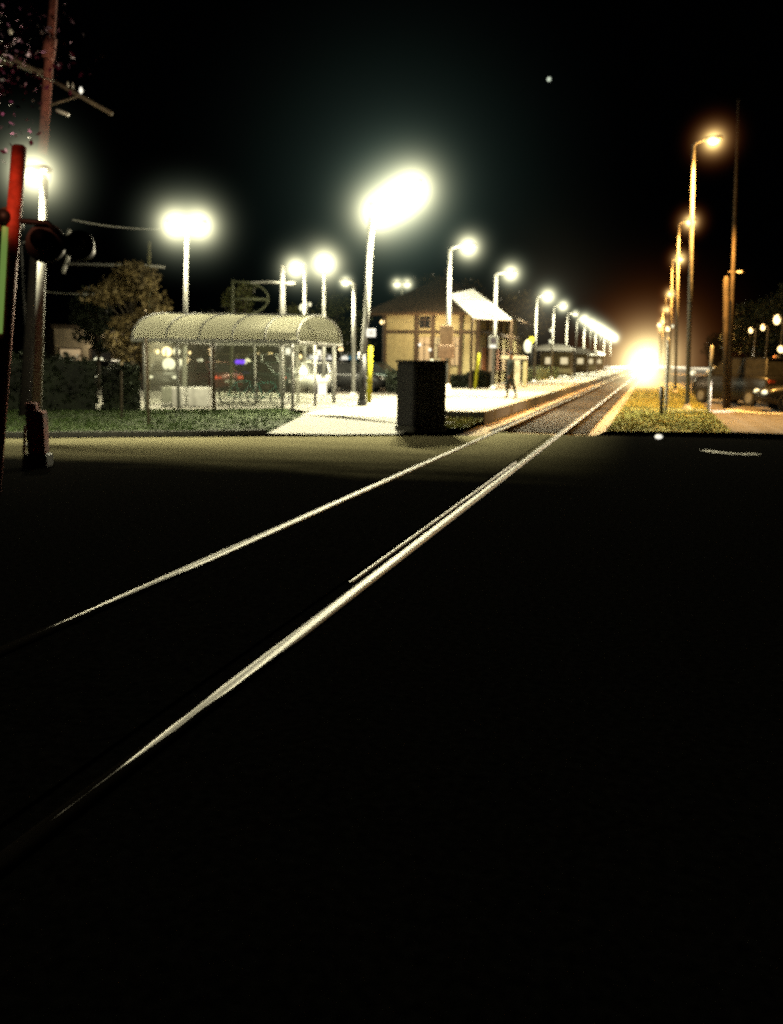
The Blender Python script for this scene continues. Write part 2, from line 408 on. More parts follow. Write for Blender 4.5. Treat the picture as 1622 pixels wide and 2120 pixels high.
# platform slab
x0, x1, y0, y1, zt = -9.9, PE, 24.5, 190.0, 0.24
b = MB(); P_ = [(-6.0, y0), (x1, y0), (x1, y1), (x0, y1), (x0, 32.5), (-6.0, 32.5)]
b.v = [(p[0], p[1], zt) for p in P_] + [(p[0], p[1], -0.2) for p in P_]
b.f = [tuple(range(6))] + [(k, k + 6, (k + 1) % 6 + 6, (k + 1) % 6) for k in range(6)]
rp = MB(); rp.quad((x0, 24.4, 0.034), (-6.004, 24.4, 0.034), (-6.004, 32.51, 0.236), (x0, 32.51, 0.236)).quad((x0, 24.4, 0.034), (x0, 32.51, 0.236), (x0, 32.51, 0.0))
tag(rp.build('ramp', concrete), 'gentle pale ramp from the pavement up to the platform', None, None, 'structure')
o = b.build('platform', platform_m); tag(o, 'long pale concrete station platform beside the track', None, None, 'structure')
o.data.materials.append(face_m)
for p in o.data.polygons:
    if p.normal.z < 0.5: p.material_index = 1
b = MB(); b.box((PE - 0.16, (y0 + y1) / 2, zt + 0.004), (0.26, y1 - y0 - 0.1, 0.008)); o = b.build('platform_edge_strip', tactile)
tag(o, 'pale edge strip along the platform', None, None, 'structure')

# rails
def make_rail(x, label):
    r = empty('rail', (x, 0, -0.052), label, 'rail', 'rails of the track')
    prof = [(-0.014, -0.08), (0.014, -0.08), (0.016, 0.035), (0.038, 0.045), (0.038, 0.066), (-0.038, 0.066), (-0.038, 0.045), (-0.016, 0.035)]
    b = MB(); Y0, Y1 = -3.0, 420.0; nn = 24
    ys = [Y0 + (Y1 - Y0) * (k / nn) ** 2 for k in range(nn + 1)]
    for yy in ys:
        for px_, pz in prof: b.v.append((px_, yy, pz))
    for k in range(nn):
        for j in range(8):
            if j == 4: continue
            a0 = k * 8 + j; a1 = k * 8 + (j + 1) % 8
            b.f.append((a0, a1, a1 + 8, a0 + 8))
    o = b.build('web', rail_side, r)
    b = MB(); hp = [(-0.046, 0.062), (-0.038, 0.0708), (-0.019, 0.0754), (0, 0.0765), (0.019, 0.0754), (0.038, 0.0708), (0.046, 0.062)]
    for yy in ys:
        for px_, pz in hp: b.v.append((px_, yy, pz))
    for k in range(nn):
        for j in range(6):
            a0 = k * 7 + j; b.f.append((a0 + 1, a0, a0 + 7, a0 + 8))
    o = b.build('head', rail_top_far if x == RL else rail_top_near, r, smooth=True)
    if o.data.polygons[3].normal.z < 0: o.data.flip_normals()
    return r
make_rail(RL, 'shining steel rail nearer the platform')
make_rail(RR, 'shining steel rail farther from the platform, with a guard rail beside it')
# guard rail beside the right rail inside the street crossing
b = MB()
for xx, ya, yb in ((RR - 0.115, 6.1, 14.5),):
    b.box((xx, (ya + yb) / 2, -0.008), (0.030, yb - ya, 0.05), bev=0.008)
tag(b.build('guard_rail', rail_top, origin=(RR - 0.115, 10, 0)), 'short thin guard rail set in the street beside the far rail', 'rail')
# crossing surface panels between rails in the street
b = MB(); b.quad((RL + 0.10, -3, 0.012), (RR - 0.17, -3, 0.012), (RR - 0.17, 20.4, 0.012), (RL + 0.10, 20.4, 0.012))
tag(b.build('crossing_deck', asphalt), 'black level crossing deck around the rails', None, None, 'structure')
# sleepers: first proto, then copies
b = MB(); b.box((0, 0, -0.13), (2.5, 0.22, 0.06), bev=0.01); sl = b.build('sleeper', tie_m)
sl.location = ((RL + RR) / 2, 22.6, 0)
tag(sl, 'dark timber sleeper bedded in the gravel under the rails', 'sleeper', 'timber sleepers under the rails')
yy = 22.6
for k in range(150):
    yy += 0.62; s2 = sl.copy(); COL.objects.link(s2); s2.location = ((RL + RR) / 2, yy, 0)


# grass tufts
def blades(name, polys, n, hgt, m, label):
    b = MB()
    for (ax, ay, bx, by, z) in polys:
        pass
    cnt = 0
    while cnt < n:
        poly = random.choice(polys); ax, ay, bx, by, z = poly
        x = random.uniform(ax, bx); y = random.uniform(ay, by)
        if not inside(x, y, name): continue
        h = hgt * random.uniform(0.4, 1.2) * (0.6 + 0.8 * noise.noise((x * 1.3, y * 1.3, 0)))
        th = random.uniform(0, pi); wx = 0.012 * cos(th) * random.uniform(1, 2.2); wy = 0.012 * sin(th) * 2
        lx, ly = random.gauss(0, 0.03), random.gauss(0, 0.03)
        b.quad((x - wx, y - wy, z), (x + wx, y + wy, z), (x + lx, y + ly, z + max(h, 0.02))); cnt += 1
    return tag(b.build(name, m), label, None, None, 'stuff')


def pip(x, y, poly):
    c = False; j = len(poly) - 1
    for i in range(len(poly)):
        xi, yi = poly[i][0], poly[i][1]; xj, yj = poly[j][0], poly[j][1]
        if (yi > y) != (yj > y) and x < (xj - xi) * (y - yi) / (yj - yi) + xi: c = not c
        j = i
    return c


POLY = {'grass': gv, 'bank_grass': [(-5.6, 21.0), (-4.3, 21.2), (-4.45, 24.4), (-5.6, 24.4)], 'verge_grass': [(-1.0, 22.2), (1.9, 22.9), (2.1, 60), (-1.0, 60)]}
def inside(x, y, name): return pip(x, y, POLY[name])
blades('grass', [(-22, 14, -8, 27, 0.02)], 15000, 0.11, grass_m, 'short green grass on the strip before the shelter')
blades('bank_grass', [(-5.6, 21, -4.2, 24.5, 0.02)], 2500, 0.12, grass_dry, 'scruffy weeds below the platform end')
blades('verge_grass', [(-1.0, 22.2, 2.1, 34, 0.0), (-1.0, 22.2, 2.1, 34, 0.0), (-1.0, 34, 2.1, 60, 0.0)], 14000, 0.12, grass_dry, 'yellow green grass beside the track')


# ------------------------------------------------------------------ lamps
_hz = MB().ball((0, 0, 0), 1.0, 28, 18)
HZ_MESH = None
N_HZ = 0
WARM_HZ = ((1.0, 0.72, 0.25), (1.0, 0.24, 0.05))
COOL_HZ = ((1.0, 0.95, 0.58), (0.50, 0.62, 0.44))


def bloom(c, b0, label, cols=COOL_HZ, k=5.5, gain=1.0, sc3=(1, 1, 1), rot=None, soft=1.1, p=2.6):
    """emissive ball imitating haze around a lamp: emission falls off with the fourth power of the distance"""
    global HZ_MESH, N_HZ
    m = bpy.data.materials.new('lit haze'); m.use_nodes = True; t = m.node_tree
    t.nodes.remove(t.nodes['Principled BSDF'])
    vol = t.nodes.new('ShaderNodeVolumePrincipled'); vol.inputs['Density'].default_value = 0.0  # nothing scatters; the lens bloom is all put-in emission
    tc = t.nodes.new('ShaderNodeTexCoord')
    def mth(op, a=None, b_=None, c_=None):
        n_ = t.nodes.new('ShaderNodeMath'); n_.operation = op
        for i, v in enumerate((a, b_, c_)):
            if v is None: continue
            if isinstance(v, (int, float)): n_.inputs[i].default_value = v
            else: t.links.new(v, n_.inputs[i])
        return n_.outputs[0]
    dt = t.nodes.new('ShaderNodeVectorMath'); dt.operation = 'DOT_PRODUCT'
    t.links.new(tc.outputs['Object'], dt.inputs[0]); t.links.new(tc.outputs['Object'], dt.inputs[1])
    r2 = dt.outputs['Value']
    fade = mth('MAXIMUM', mth('SUBTRACT', 1.0, r2), 0.0); fade = mth('MULTIPLY', fade, fade)
    den = mth('POWER', mth('ADD', r2, (soft / k) ** 2), p)
    R_ = k * b0
    q_ = 1.0 / k; N_ = 400; acc = 0.0; L_ = sqrt(1 - q_ * q_)
    for i_ in range(N_):
        s_ = -L_ + 2 * L_ * (i_ + 0.5) / N_; rr = q_ * q_ + s_ * s_
        acc += (1 - rr) ** 2 / (rr + (soft / k) ** 2) ** p * 2 * L_ / N_
    A = gain / (acc * R_)
    e = mth('MULTIPLY', mth('DIVIDE', fade, den), A)
    mixc = t.nodes.new('ShaderNodeMix'); mixc.data_type = 'RGBA'
    mixc.inputs[6].default_value = (*cols[0], 1); mixc.inputs[7].default_value = (*cols[1], 1)
    f = mth('MULTIPLY', mth('SUBTRACT', mth('SQRT', r2), 0.9 / k), k / 2.6); f.node.use_clamp = True
    t.links.new(f, mixc.inputs[0])
    t.links.new(mixc.outputs[2], vol.inputs['Emission Color']); t.links.new(e, vol.inputs['Emission Strength'])
    t.links.new(vol.outputs[0], t.nodes['Material Output'].inputs['Volume'])
    o = _hz.build('bloom', m)
    o.location = c; o.scale = (R_ * sc3[0], R_ * sc3[1], R_ * sc3[2])
    if rot is not None: o.rotation_euler = rot
    m.cycles.volume_sampling = 'DISTANCE'; m.cycles.volume_step_rate = STEP
    tag(o, label, 'bloom', 'added bloom around the lamps', 'stuff')
    N_HZ += 1
    return o


STEP = 1.3


def hz_px(c, px, label, **kw): return bloom(c, px * dep(c) / F, label, **kw)


def haze_lamp(root, loc, p_glow, p_down, col, cone=150, blend=0.6, size=0.12):
    loc = V(loc)
    if p_glow: lamp('bulb_or_fill', 'POINT', loc, p_glow, col, size, root)
    if p_down: lamp('reflector', 'SPOT', loc - V((0, 0, 0.05)), p_down, col, 0.15, root, (0, 0, -1), cone, blend)


def street_lamp(base, top, head, rp=(0.085, 0.05), m=grey_metal, lens=E_CREAM, glow=60, down=0, col=CREAM, label='', group=None, plinth=False, name='street_lamp', lens_r=0.2, cone=135, blend=0.5, hz=0, hcol=COOL_HZ):
    """base/top/head are world points; everything is built relative to the base"""
    base = V(base); T = V(top) - base; H = V(head) - base
    r = empty(name, base, label, 'lamp', group)
    MB().tube([(0, 0, 0), T * 0.5, T], [rp[0], (rp[0] + rp[1]) / 2, rp[1]], 12).build('pole', m, r, True)
    MB().tube([(0, 0, 0), (0, 0, 0.04), (0, 0, 0.05), (0, 0, 0.5 if plinth else 0.18)], [rp[0] * 2.3, rp[0] * 2.3, rp[0] * (2.1 if plinth else 1.7), rp[0] * 1.15], 14).build('base', m, r, True)
    D = H - T; D.z = 0
    if D.length > 0.12:
        mid = T + D * 0.45 + V((0, 0, 0.10)); MB().tube([T - V((0, 0, 0.06)), T + D * 0.15 + V((0, 0, 0.05)), mid, H + V((0, 0, 0.10))], [rp[1], rp[1] * 0.9, rp[1] * 0.8, rp[1] * 0.8], 8).build('arm', m, r, True)
    rz = atan2(D.y, D.x) if D.length > 0.05 else 0
    hd = MB().box(H + V((0, 0, 0.08)), (0.62, 0.30, 0.13), rz, 0.045).build('head', m, r)
    l_ = MB().ball(H + V((0, 0, 0.0)), (lens_r, lens_r, lens_r * 0.62)).build('lens', lens, hd, True)
    haze_lamp(r, H - V((0, 0, lens_r * 0.62 + 0.15)), glow, down, col, cone, blend)
    if hz: hz_px(V(head), hz, 'added bloom around the ' + label, cols=hcol)
    return r


ORD = ['first', 'second', 'third', 'fourth', 'fifth', 'sixth', 'seventh', 'eighth', 'ninth', 'tenth', 'eleventh', 'twelfth', 'thirteenth', 'fourteenth', 'fifteenth', 'sixteenth']
PX = -7.68
rowy = [34.2, 44.7, 60.8, 71.4, 82.8, 93.5, 104, 114.5, 125, 136, 147, 158, 169]
for i, y_ in enumerate(rowy):
    lb = 'white platform lamp post, %s along the platform from the black cabinet' % ORD[i]
    z0 = 0.24
    top = (PX, y_, 5.82)
    gl = 110
    hz_ = [19, 15, 13, 9, 5, 9, 9, 9, 9, 8, 8, 7, 7][i]
    dn = [4500, 4500, 4200, 4200, 4400, 0, 6500, 0, 7000, 0, 7000, 0, 7000][i]
    street_lamp((PX, y_, z0), top, (PX + 0.72, y_ - 0.05, 5.86), (0.10, 0.075), white_metal, glow=gl, down=dn, label=lb, group='lamp posts along the platform', plinth=(i == 0), lens_r=0.2, name='platform_lamp', hz=hz_)

# orange lamps right of the track
OX = 0.9
ory = [(1434, 296), (1407, 460), (1390, 533), (1373, 607), (1371, 640), (1368, 662), (1367, 676)]
ody = [33.6, 52.0, 69.8, 104.5, 135, 175, 215]
for i, y_ in enumerate(ody):
    h = 9.0
    lb = 'tall amber street lamp beside the track, %s from the street' % ORD[i]
    street_lamp((OX + 0.36, y_, 0), (OX, y_, h), (OX + 0.62 - 0.05 * i, y_ - 0.2, h + 0.05), (0.085, 0.055), mat('dull painted steel', (0.28, 0.26, 0.22), 0.6), lens=E_WARM, glow=110, hz=[17, 11, 9, 7, 6, 5, 4][i], hcol=WARM_HZ,
                down=[14000, 14000, 12000, 0, 16000, 0, 0][i], col=AMBER, label=lb, group='amber lamps beside the track', name='street_lamp', lens_r=0.2, cone=118)

# lamps of the car park and the forecourt --------------------------
def px_lamp(toppx, botpx, depth, heads, label, **k):
    top = dp(toppx[0], toppx[1], depth); base = foot(botpx, depth)
    return street_lamp(base, top, dp(heads[0], heads[1], depth), label=label, **k)

px_lamp((93, 372), 74, 16.5, (72, 360), 'bright lamp on a slim pole behind the crossing signal', m=white_metal, rp=(0.09, 0.07), glow=1000, down=300, cone=90, lens_r=0.2, hz=37, group='forecourt lamps')
# double headed lamp behind the shelter
def twin_lamp(px, py, botpx, depth, gap, glow, down, hz, label, m=white_metal, lr=0.25, rp=(0.10, 0.06)):
    base = foot(botpx, depth); T = dp(px, py, depth) - base; side = rgt.copy(); side.z = 0; side.normalize()
    r = empty('twin_lamp', base, label, 'lamp', 'forecourt lamps')
    MB().tube([(0, 0, 0), T], rp, 12).build('pole', m, r, True)
    MB().tube([(0, 0, 0), (0, 0, 0.05), (0, 0, 0.2)], [0.22, 0.2, 0.12], 14).build('base', m, r, True)
    MB().tube([T - side * gap, T + V((0, 0, 0.08)), T + side * gap], 0.04, 8).build('arm', m, r, True)
    for s in (-1, 1):
        c = T + side * gap * s
        hd = MB().box(c + V((0, 0, 0.10)), (0.6, 0.36, 0.14), atan2(side.y, side.x), 0.045).build('head', m, r)
        MB().ball(c, (lr, lr, lr * 0.75)).build('lens', E_CREAM, hd, True)
        haze_lamp(r, c - V((0, 0, lr * 0.75 + 0.15)), glow / 2, down / 2, CREAM, 130)
        hz_px(c + base, hz, 'lit haze around one head of the ' + label)
    return r
twin_lamp(388, 466, 381, 31.0, 0.42, 200, 1600, 29, 'twin headed lamp on a thin pole rising behind the shelter roof')
twin_lamp(833, 588, 830, 60.0, 0.34, 0, 0, 8, 'small far twin headed lamp above the station roof', lr=0.2)
px_lamp((632, 548), 630, 44.0, (613, 556), 'round lamp leaning left on a slim pole behind the shelter', m=white_metal, rp=(0.10, 0.07), glow=260, down=2000, lens_r=0.26, hz=19, group='forecourt lamps')
px_lamp((672, 555), 670, 42.0, (672, 546), 'big round lamp on top of a slim pole right of the shelter roof', m=white_metal, rp=(0.10, 0.06), glow=260, down=2000, lens_r=0.28, hz=26, group='forecourt lamps')
px_lamp((734, 588), 732, 40.0, (716, 584), 'small lamp with its head turned left beside the tall floodlight', m=white_metal, rp=(0.10, 0.085), glow=30, down=1500, lens_r=0.2, hz=9, group='forecourt lamps')

# white post with a long cross arm behind the shelter
D = 36.0
base = foot(585, D); T = dp(586, 550, D) - base
r = empty('signal_mast', base, 'white mast with a long cross arm to its left behind the shelter roof', 'mast')
MB().tube([(0, 0, 0), T * 0.6, T], [0.11, 0.13, 0.09], 12).build('pole', white_metal, r, True)
MB().tube([dp(520, 585, D) - base, dp(560, 584, D) - base, dp(612, 587, D) - base], 0.05, 8).build('arm', white_metal, r, True)
MB().box(dp(604, 587, D) - base, (0.35, 0.2, 0.16), 0, 0.03).build('arm_end_box', white_metal, r)
lamp('bulb_or_fill', 'SPOT', dp(600, 535, D - 1.6) - base, 500, CREAM, 0.1, r, (-0.05, 1, -0.6), 90, 0.8)

# hooped sign frame
D = 40.0
base = foot(478, D)
r = empty('hoop_sign', base, 'dim steel frame with a half round hoop standing beyond the shelter roof', 'sign frame')
sg = mat('dull green steel', (0.22, 0.24, 0.14), 0.6, var=0.2)
MB().tube([(0, 0, 0), dp(482, 580, D) - base], 0.07, 8).build('post', sg, r, True)
MB().tube([dp(480, 618, D) - base, dp(556, 620, D) - base], 0.06, 8).build('crossbar', sg, r, True)
MB().tube([dp(500 + 56 * sin(t_), 618 - 34 * cos(t_), D) - base for t_ in [0.1 + 2.7 * k / 14 for k in range(15)]], 0.045, 8).build('hoop', sg, r, True)
MB().tube([dp(483, 583, D) - base, dp(520, 585, D) - base], 0.045, 8).build('top_bar', sg, r, True)

# big floodlight in the middle
D = dep(gp(750, 846, 0.03))
base = gp(750, 846, 0.03); T = dp(768, 470, D) - base; T0 = dp(752, 735, D) - base
side = rgt.copy(); side.z = 0; side.normalize()
r = empty('floodlight_mast', base, 'tall pale floodlight mast with the largest glaring lamp, on a dark foot', 'floodlight')
MB().tube([T0 * 0.98, T * 0.55, T], [0.10, 0.11, 0.12], 14).build('pole', white_metal, r, True)
MB().tube([(0, 0, 0.05), T0], [0.13, 0.11], 14).build('lower_pole', dark_metal, r, True)
MB().box((0, 0, 0.04), (0.62, 0.5, 0.09), 0.3, 0.02).tube([(0, 0, 0.08), (0, 0, 0.3)], [0.2, 0.13], 12).build('base', dark_metal, r)
MB().tube([T - V((0, 0, 0.15)), T + V((0, 0, 0.5))], 0.09, 10).build('neck', white_metal, r, True)
MB().tube([dp(768, 455, D) - base, dp(815, 420, D) - base, dp(850, 395, D) - base], [0.06, 0.05, 0.04], 8).build('arm', white_metal, r, True)
for k, (px, py) in enumerate(((783, 440), (823, 416), (856, 392))):
    c = dp(px, py, D) - base
    hd = MB().box(c + V((0, 0, 0.24)), (0.62, 0.44, 0.16), YAW, 0.05).build('lamp_head', white_metal, r)
    MB().ball(c, (0.36, 0.36, 0.28), 14, 9).build('lens', E_CREAM, hd, True)
    haze_lamp(r, c - V((0, 0, 0.45)), 260, 0, CREAM, size=0.2)
    lamp('reflector', 'SPOT', c - V((0, 0, 0.5)), 5200, CREAM, 0.2, r, (0.42, -0.62, -1.0), 118, 0.55)
    hz_px(c + base, 38, 'added bloom around a head of the tall floodlight', k=6.5)

bloom(dp(820, 415, D), 0.55, 'wide faint greenish added bloom around the tall floodlight', cols=((0.8, 0.95, 0.75), (0.30, 0.52, 0.42)), k=16, p=1.1, gain=0.20)
bloom(dp(1120, 640, 60), 1.2, 'faint warm added bloom over the station roof and platform lamps', cols=((0.9, 0.8, 0.55), (0.5, 0.42, 0.25)), k=9, p=1.2, gain=0.06)
# ------------------------------------------------------------------ near left: signal mast, utility pole, junction box
D = 10.6
base = foot(-14, D); T = dp(40, 306, D) - base
r = empty('crossing_signal', base, 'leaning red orange crossing signal mast with black hooded signal heads near the left edge', 'crossing signal')
MB().tube([(0, 0, 0), T * 0.5, T], [0.085, 0.085, 0.085], 14).build('mast', red_m, r, True)  # red base colour stands in for red light on the mast
MB().tube([T + V((0, 0, 0.0)), T + V((0, 0, 0.03))], [0.09, 0.06], 14).build('cap', red_m, r, True)
s0 = dp(8, 690, D - 0.09) - base; s1 = dp(20, 470, D - 0.09) - base
side = rgt.copy()
b = MB(); b.tube([s0 - side * 0.05, s1 - side * 0.05], 0.035, 6); b.build('green_light_strip', emit('lime light glow', (0.45, 0.75, 0.16), 0.28), r)  # glowing strip imitates green light falling on the mast edge
MB().tube([dp(-30, 452, D) - base, dp(100, 462, D) - base, dp(140, 500, D) - base], 0.035, 8).build('crossarm', black_m, r, True)
for px, py, rr in ((18, 456, 0.16), (95, 503, 0.24), (165, 508, 0.18)):
    c = dp(px, py, D + 0.05) - base
    s_ = MB().disc(c, fwd, rr, 24, 0.03).build('signal_head', black_m if px > 50 else mat('brown signal back', (0.07, 0.045, 0.02), 0.8), r)
    MB().tube([c, c - fwd * 0.18], [rr * 0.62, rr * 0.5], 16).build('lamp_housing', black_m, s_, True)
    MB().tube([c + fwd * 0.02, c + fwd * 0.22], [rr * 0.7, rr * 0.66], 16, cap=False).build('hood', black_m, s_, True)
lamp('red_fill_spot', 'SPOT', dp(-90, 300, D - 1.2) - base, 60, (1.0, 0.3, 0.16), 0.08, r, dp(28, 400, D) - dp(-90, 300, D - 1.2), 62, 0.9)  # added red spots, clear of the signal heads, tint mast and utility pole
lamp('red_fill_spot', 'SPOT', dp(60, 500, D + 0.3) - base, 500, (1.0, 0.28, 0.25), 0.08, r, dp(96, 100, 24) - dp(60, 500, D + 0.3), 26, 0.8)

D = gp(80, 966).dot(fwd) - CAM.dot(fwd)
base = gp(82, 966)
r = empty('junction_box', base, 'small rusty red junction box on the near left street side', 'junction box')
MB().box((0, 0, 0.10), (0.34, 0.26, 0.20), 0.25, 0.015).build('plinth', dark_metal, r)
MB().box((0, 0, 0.52), (0.27, 0.20, 0.64), 0.25, 0.02).build('body', rust_m, r)
MB().box((-0.07, 0.0, 0.9), (0.16, 0.14, 0.12), 0.25, 0.02).build('top_box', rust_m, r)
MB().tube([(-0.24, -0.05, 0), (-0.2, -0.02, 0.62)], 0.022, 8).build('conduit', wood_b, r, True)

D = 24.0
base = foot(50, D); T = dp(122, -160, D) - base
r = empty('utility_pole', base, 'tall reddish timber utility pole with slanting cross arms at the upper left', 'utility pole')
MB().tube([T * 0.52, T], [0.13, 0.09], 14).build('pole', wood_m, r, True)
MB().tube([(0, 0, 0), T * 0.53], [0.14, 0.132], 14).build('lower_pole', mat('unlit pole dark', (0.012, 0.008, 0.006), 0.95), r, True)  # lower half darkened by colour to stand for the unlit pole
MB().tube([dp(112, 168, D) - base, dp(232, 236, D) - base], 0.055, 8).build('cross_arm', wood_b, r, True)
MB().tube([dp(-60, 78, D) - base, dp(100, 160, D) - base], 0.06, 8).build('cross_arm', wood_b, r, True)
MB().tube([dp(-40, 118, D) - base, dp(95, 150, D) - base], 0.05, 8).build('cross_arm', wood_b, r, True)
MB().tube([dp(82, 225, D) - base, dp(160, 200, D) - base], 0.03, 8).build('brace', wood_b, r, True)
por = mat('porcelain', (0.8, 0.75, 0.66), 0.3, var=0.05)
for px, py, rr in ((168, 184, 0.055), (141, 172, 0.03), (151, 174, 0.025), (22, 62, 0.06)):
    c = dp(px, py, D) - base
    MB().tube([c - V((0, 0, 0.12)), c - V((0, 0, .05)), c, c + V((0, 0, 0.04))], [0.015, rr, rr * 0.7, rr * 0.4], 10).build('insulator', E_SIGN if px == 168 else por, r, True)  # one insulator glows by itself as a bright white dot
MB().tube([dp(118, 228, D) - base, dp(142, 238, D) - base], [0.05, 0.05], 10).build('fuse_tube', por, r, True)
MB().tube([dp(105, 80, D - .2) - base, dp(100, 120, D - .2) - base], [0.16, 0.16], 14).build('transformer', wood_m, r, True)

# overhead wires
def wire(a, b_, sag, rad, label, m=dark_metal, n=14):
    a = V(a); b_ = V(b_); pts = [a.lerp(b_, k / n) - V((0, 0, sag * 4 * (k / n) * (1 - k / n))) for k in range(n + 1)]
    o = MB().tube([p - a for p in pts], rad, 5).build('overhead_wire', m); o.location = a
    return tag(o, label, 'wire', 'overhead wires')
wl = mat('wire grey', (0.30, 0.31, 0.26), 0.5, 0.3)
wire(dp(112, 168, 18), dp(-300, -60, 10), 0.1, 0.012, 'overhead wire running up from the utility pole out of the top left', wl)
wire(dp(150, 455, 34), dp(330, 474, 42), 0.1, 0.018, 'thin overhead wire left of the twin headed lamp', wl)
wire(dp(60, 600, 34), dp(240, 607, 45), 0.1, 0.018, 'thin overhead wire low over the dark trees at the left', wl)

# mast arm with hanging signals
D = 40.0
base = foot(306, D)
r = empty('traffic_signal_mast', base, 'pale mast with a long horizontal arm hung with small signals, left of the shelter', 'mast')
MB().tube([(0, 0, 0), dp(309, 500, D) - base], [0.1, 0.08], 10).build('pole', mat('dim olive steel', (0.3, 0.28, 0.14), 0.6, var=0.2), r, True)
MB().tube([dp(140, 546, D) - base, dp(300, 550, D) - base, dp(342, 553, D) - base], [0.06, 0.08, 0.06], 8).build('arm', white_metal, r, True)
for (xa, ya, xb, yb) in ((143, 522, 138, 545), (135, 548, 131, 565), (143, 475, 141, 488)):
    MB().tube([dp(xa, ya, D) - base, dp(xb, yb, D) - base], 0.09, 8).build('signal_head', white_metal, r, True)
MB().tube([dp(143, 470, D) - base, dp(141, 550, D) - base], 0.02, 6).build('hanger', dark_metal, r, True)

# ------------------------------------------------------------------ shelter with barrel vault
FL = gp(303, 850, 0.03); FR = gp(606, 851, 0.03); BR = gp(692, 834, 0.03)
dv = (BR - FR); uv = (FR - FL)
root = empty('shelter', FL, 'open shelter with a milky barrel vault roof on slim posts and glass sides', 'shelter')
def S(u, v, z): return uv * u + dv * v + V((0, 0, z))
EH = 2.12; CH = 0.90
NU, NV = 5, 18
b = MB()
for i in range(NU * 4 + 1):
    u = -0.05 + 1.10 * i / (NU * 4)
    for j in range(NV + 1):
        th = pi * j / NV
        b.v.append(tuple(S(u, 0.5 - 0.54 * cos(th), EH + CH * sin(th) ** 0.85)))
for i in range(NU * 4):
    for j in range(NV):
        a0 = i * (NV + 1) + j; b.f.append((a0, a0 + NV + 1, a0 + NV + 2, a0 + 1))
vault = b.build('roof', vault_m, root, True)
for i in range(NU + 1):
    u = -0.05 + 1.10 * i / NU
    MB().tube([S(u, 0.5 - 0.545 * cos(pi * j / NV), EH + 0.015 + CH * sin(pi * j / NV) ** 0.85) for j in range(NV + 1)], 0.028, 6).build('rib', white_metal, vault)
MB().tube([S(-0.05, 0.5, EH + CH + .04), S(1.05, 0.5, EH + CH + .04)], 0.03, 6).build('ridge_bar', white_metal, vault)
for v in (-0.04, 1.04):
    MB().tube([S(-0.06, v, EH), S(1.06, v, EH)], 0.06, 8).build('eave_beam', white_metal, root)
for u in (-0.05, 1.05):
    MB().tube([S(u, -0.04, EH), S(u, 1.04, EH)], 0.045, 8).build('end_beam', white_metal, root)
for u, v in ((0, 0), (0.22, 0), (0.46, 0), (0.93, 0), (0, 1), (0.35, 1), (0.7, 1), (1, 1), (1, 0), (1, 0.5)):
    MB().tube([S(u, v, 0), S(u, v, EH)], 0.05 if (u, v) != (1, 1) else 0.07, 10).build('post', white_metal if (u, v) not in ((0.46, 0),) else timber_m, root, True)
for (ua, va, ub, vb) in ((0.02, 1, 0.33, 1), (0.37, 1, 0.68, 1), (0, 0.05, 0, 0.95), (1, 0.05, 1, 0.45), (0.48, 0.02, 0.90, 0.02)):
    b = MB(); b.quad(S(ua, va, 0.15), S(ub, vb, 0.15), S(ub, vb, 2.1), S(ua, va, 2.1)); g_ = b.build('glass_panel', glass_m, root)
    b = MB(); b.tube([S(ua, va, 0.15), S(ub, vb, 0.15)], 0.02, 6).tube([S(ua, va, 2.1), S(ub, vb, 2.1)], 0.02, 6); b.build('frame', white_metal, g_)
lamp('bulb_or_fill', 'POINT', S(0.78, 0.35, 2.4), 300, CREAM, 0.1, root)  # unseen fill lights added under the vault, for roof and benches
lamp('bulb_or_fill', 'POINT', S(0.22, 0.15, 2.3), 300, CREAM, 0.1, root)

# white low panels in the shelter
for k, (xa, xb) in enumerate(((337, 384), (391, 436))):
    a = gp(xa, 843, 0.03); c = gp(xb, 844, 0.03); m_ = (a + c) / 2; L_ = (c - a).length
    o = MB().box((0, 0, 0.33), (L_, 0.5, 0.66), atan2((c - a).y, (c - a).x), 0.03).build('planter_bench', white_metal)
    o.location = m_ + V((-0.1, 0.3, 0)); tag(o, ['low white boxed bench under the shelter, nearer its left end', 'low white boxed bench under the shelter beside the brown post'][k], 'bench', 'white benches under the shelter')

# bicycle
def bicycle(loc, rz, label):
    r = empty('bicycle', loc, label, 'bicycle', None, rz)
    for x in (-0.52, 0.52):
        wh = MB().ring((x, 0, 0.34), (0, 1, 0), 0.31, 0.022).build('wheel', rubber, r)
        b = MB()
        for k in range(10): b.tube([(x, 0, 0.34), (x + 0.3 * cos(k * pi / 5), 0, 0.34 + 0.3 * sin(k * pi / 5))], 0.003, 4)
        b.build('spokes', chrome, wh)
    b = MB(); P_ = dict(bb=(-0.05, 0, 0.3), st=(-0.2, 0, 0.8), hd=(0.34, 0, 0.82), hb=(0.38, 0, 0.68), ra=(-0.52, 0, 0.34), fa=(0.52, 0, 0.34))
    for a, c in (('bb', 'st'), ('st', 'hd'), ('bb', 'hb'), ('hd', 'hb'), ('bb', 'ra'), ('st', 'ra'), ('hb', 'fa')): b.tube([P_[a], P_[c]], 0.017, 8)
    b.build('frame', mat('teal bicycle paint', (0.03, 0.12, 0.10), 0.4), r)
    MB().ball((-0.23, 0, 0.9), (0.14, 0.07, 0.035)).build('saddle', black_m, r, True)
    MB().tube([(0.28, -0.28, 0.98), (0.36, -0.1, 0.96), (0.34, 0, 0.9), (0.36, 0.1, 0.96), (0.28, 0.28, 0.98)], 0.014, 6).build('handlebar', black_m, r)
    return r
pb = gp(548, 843, 0.03)
bicycle(pb, 0.25, 'teal bicycle standing inside the shelter behind the glass')
pb = gp(500, 838, 0.03)
b2 = copy_tree([o for o in COL.objects if o.name == 'bicycle'][0]); b2.location = pb; b2.rotation_euler.z = 0.9
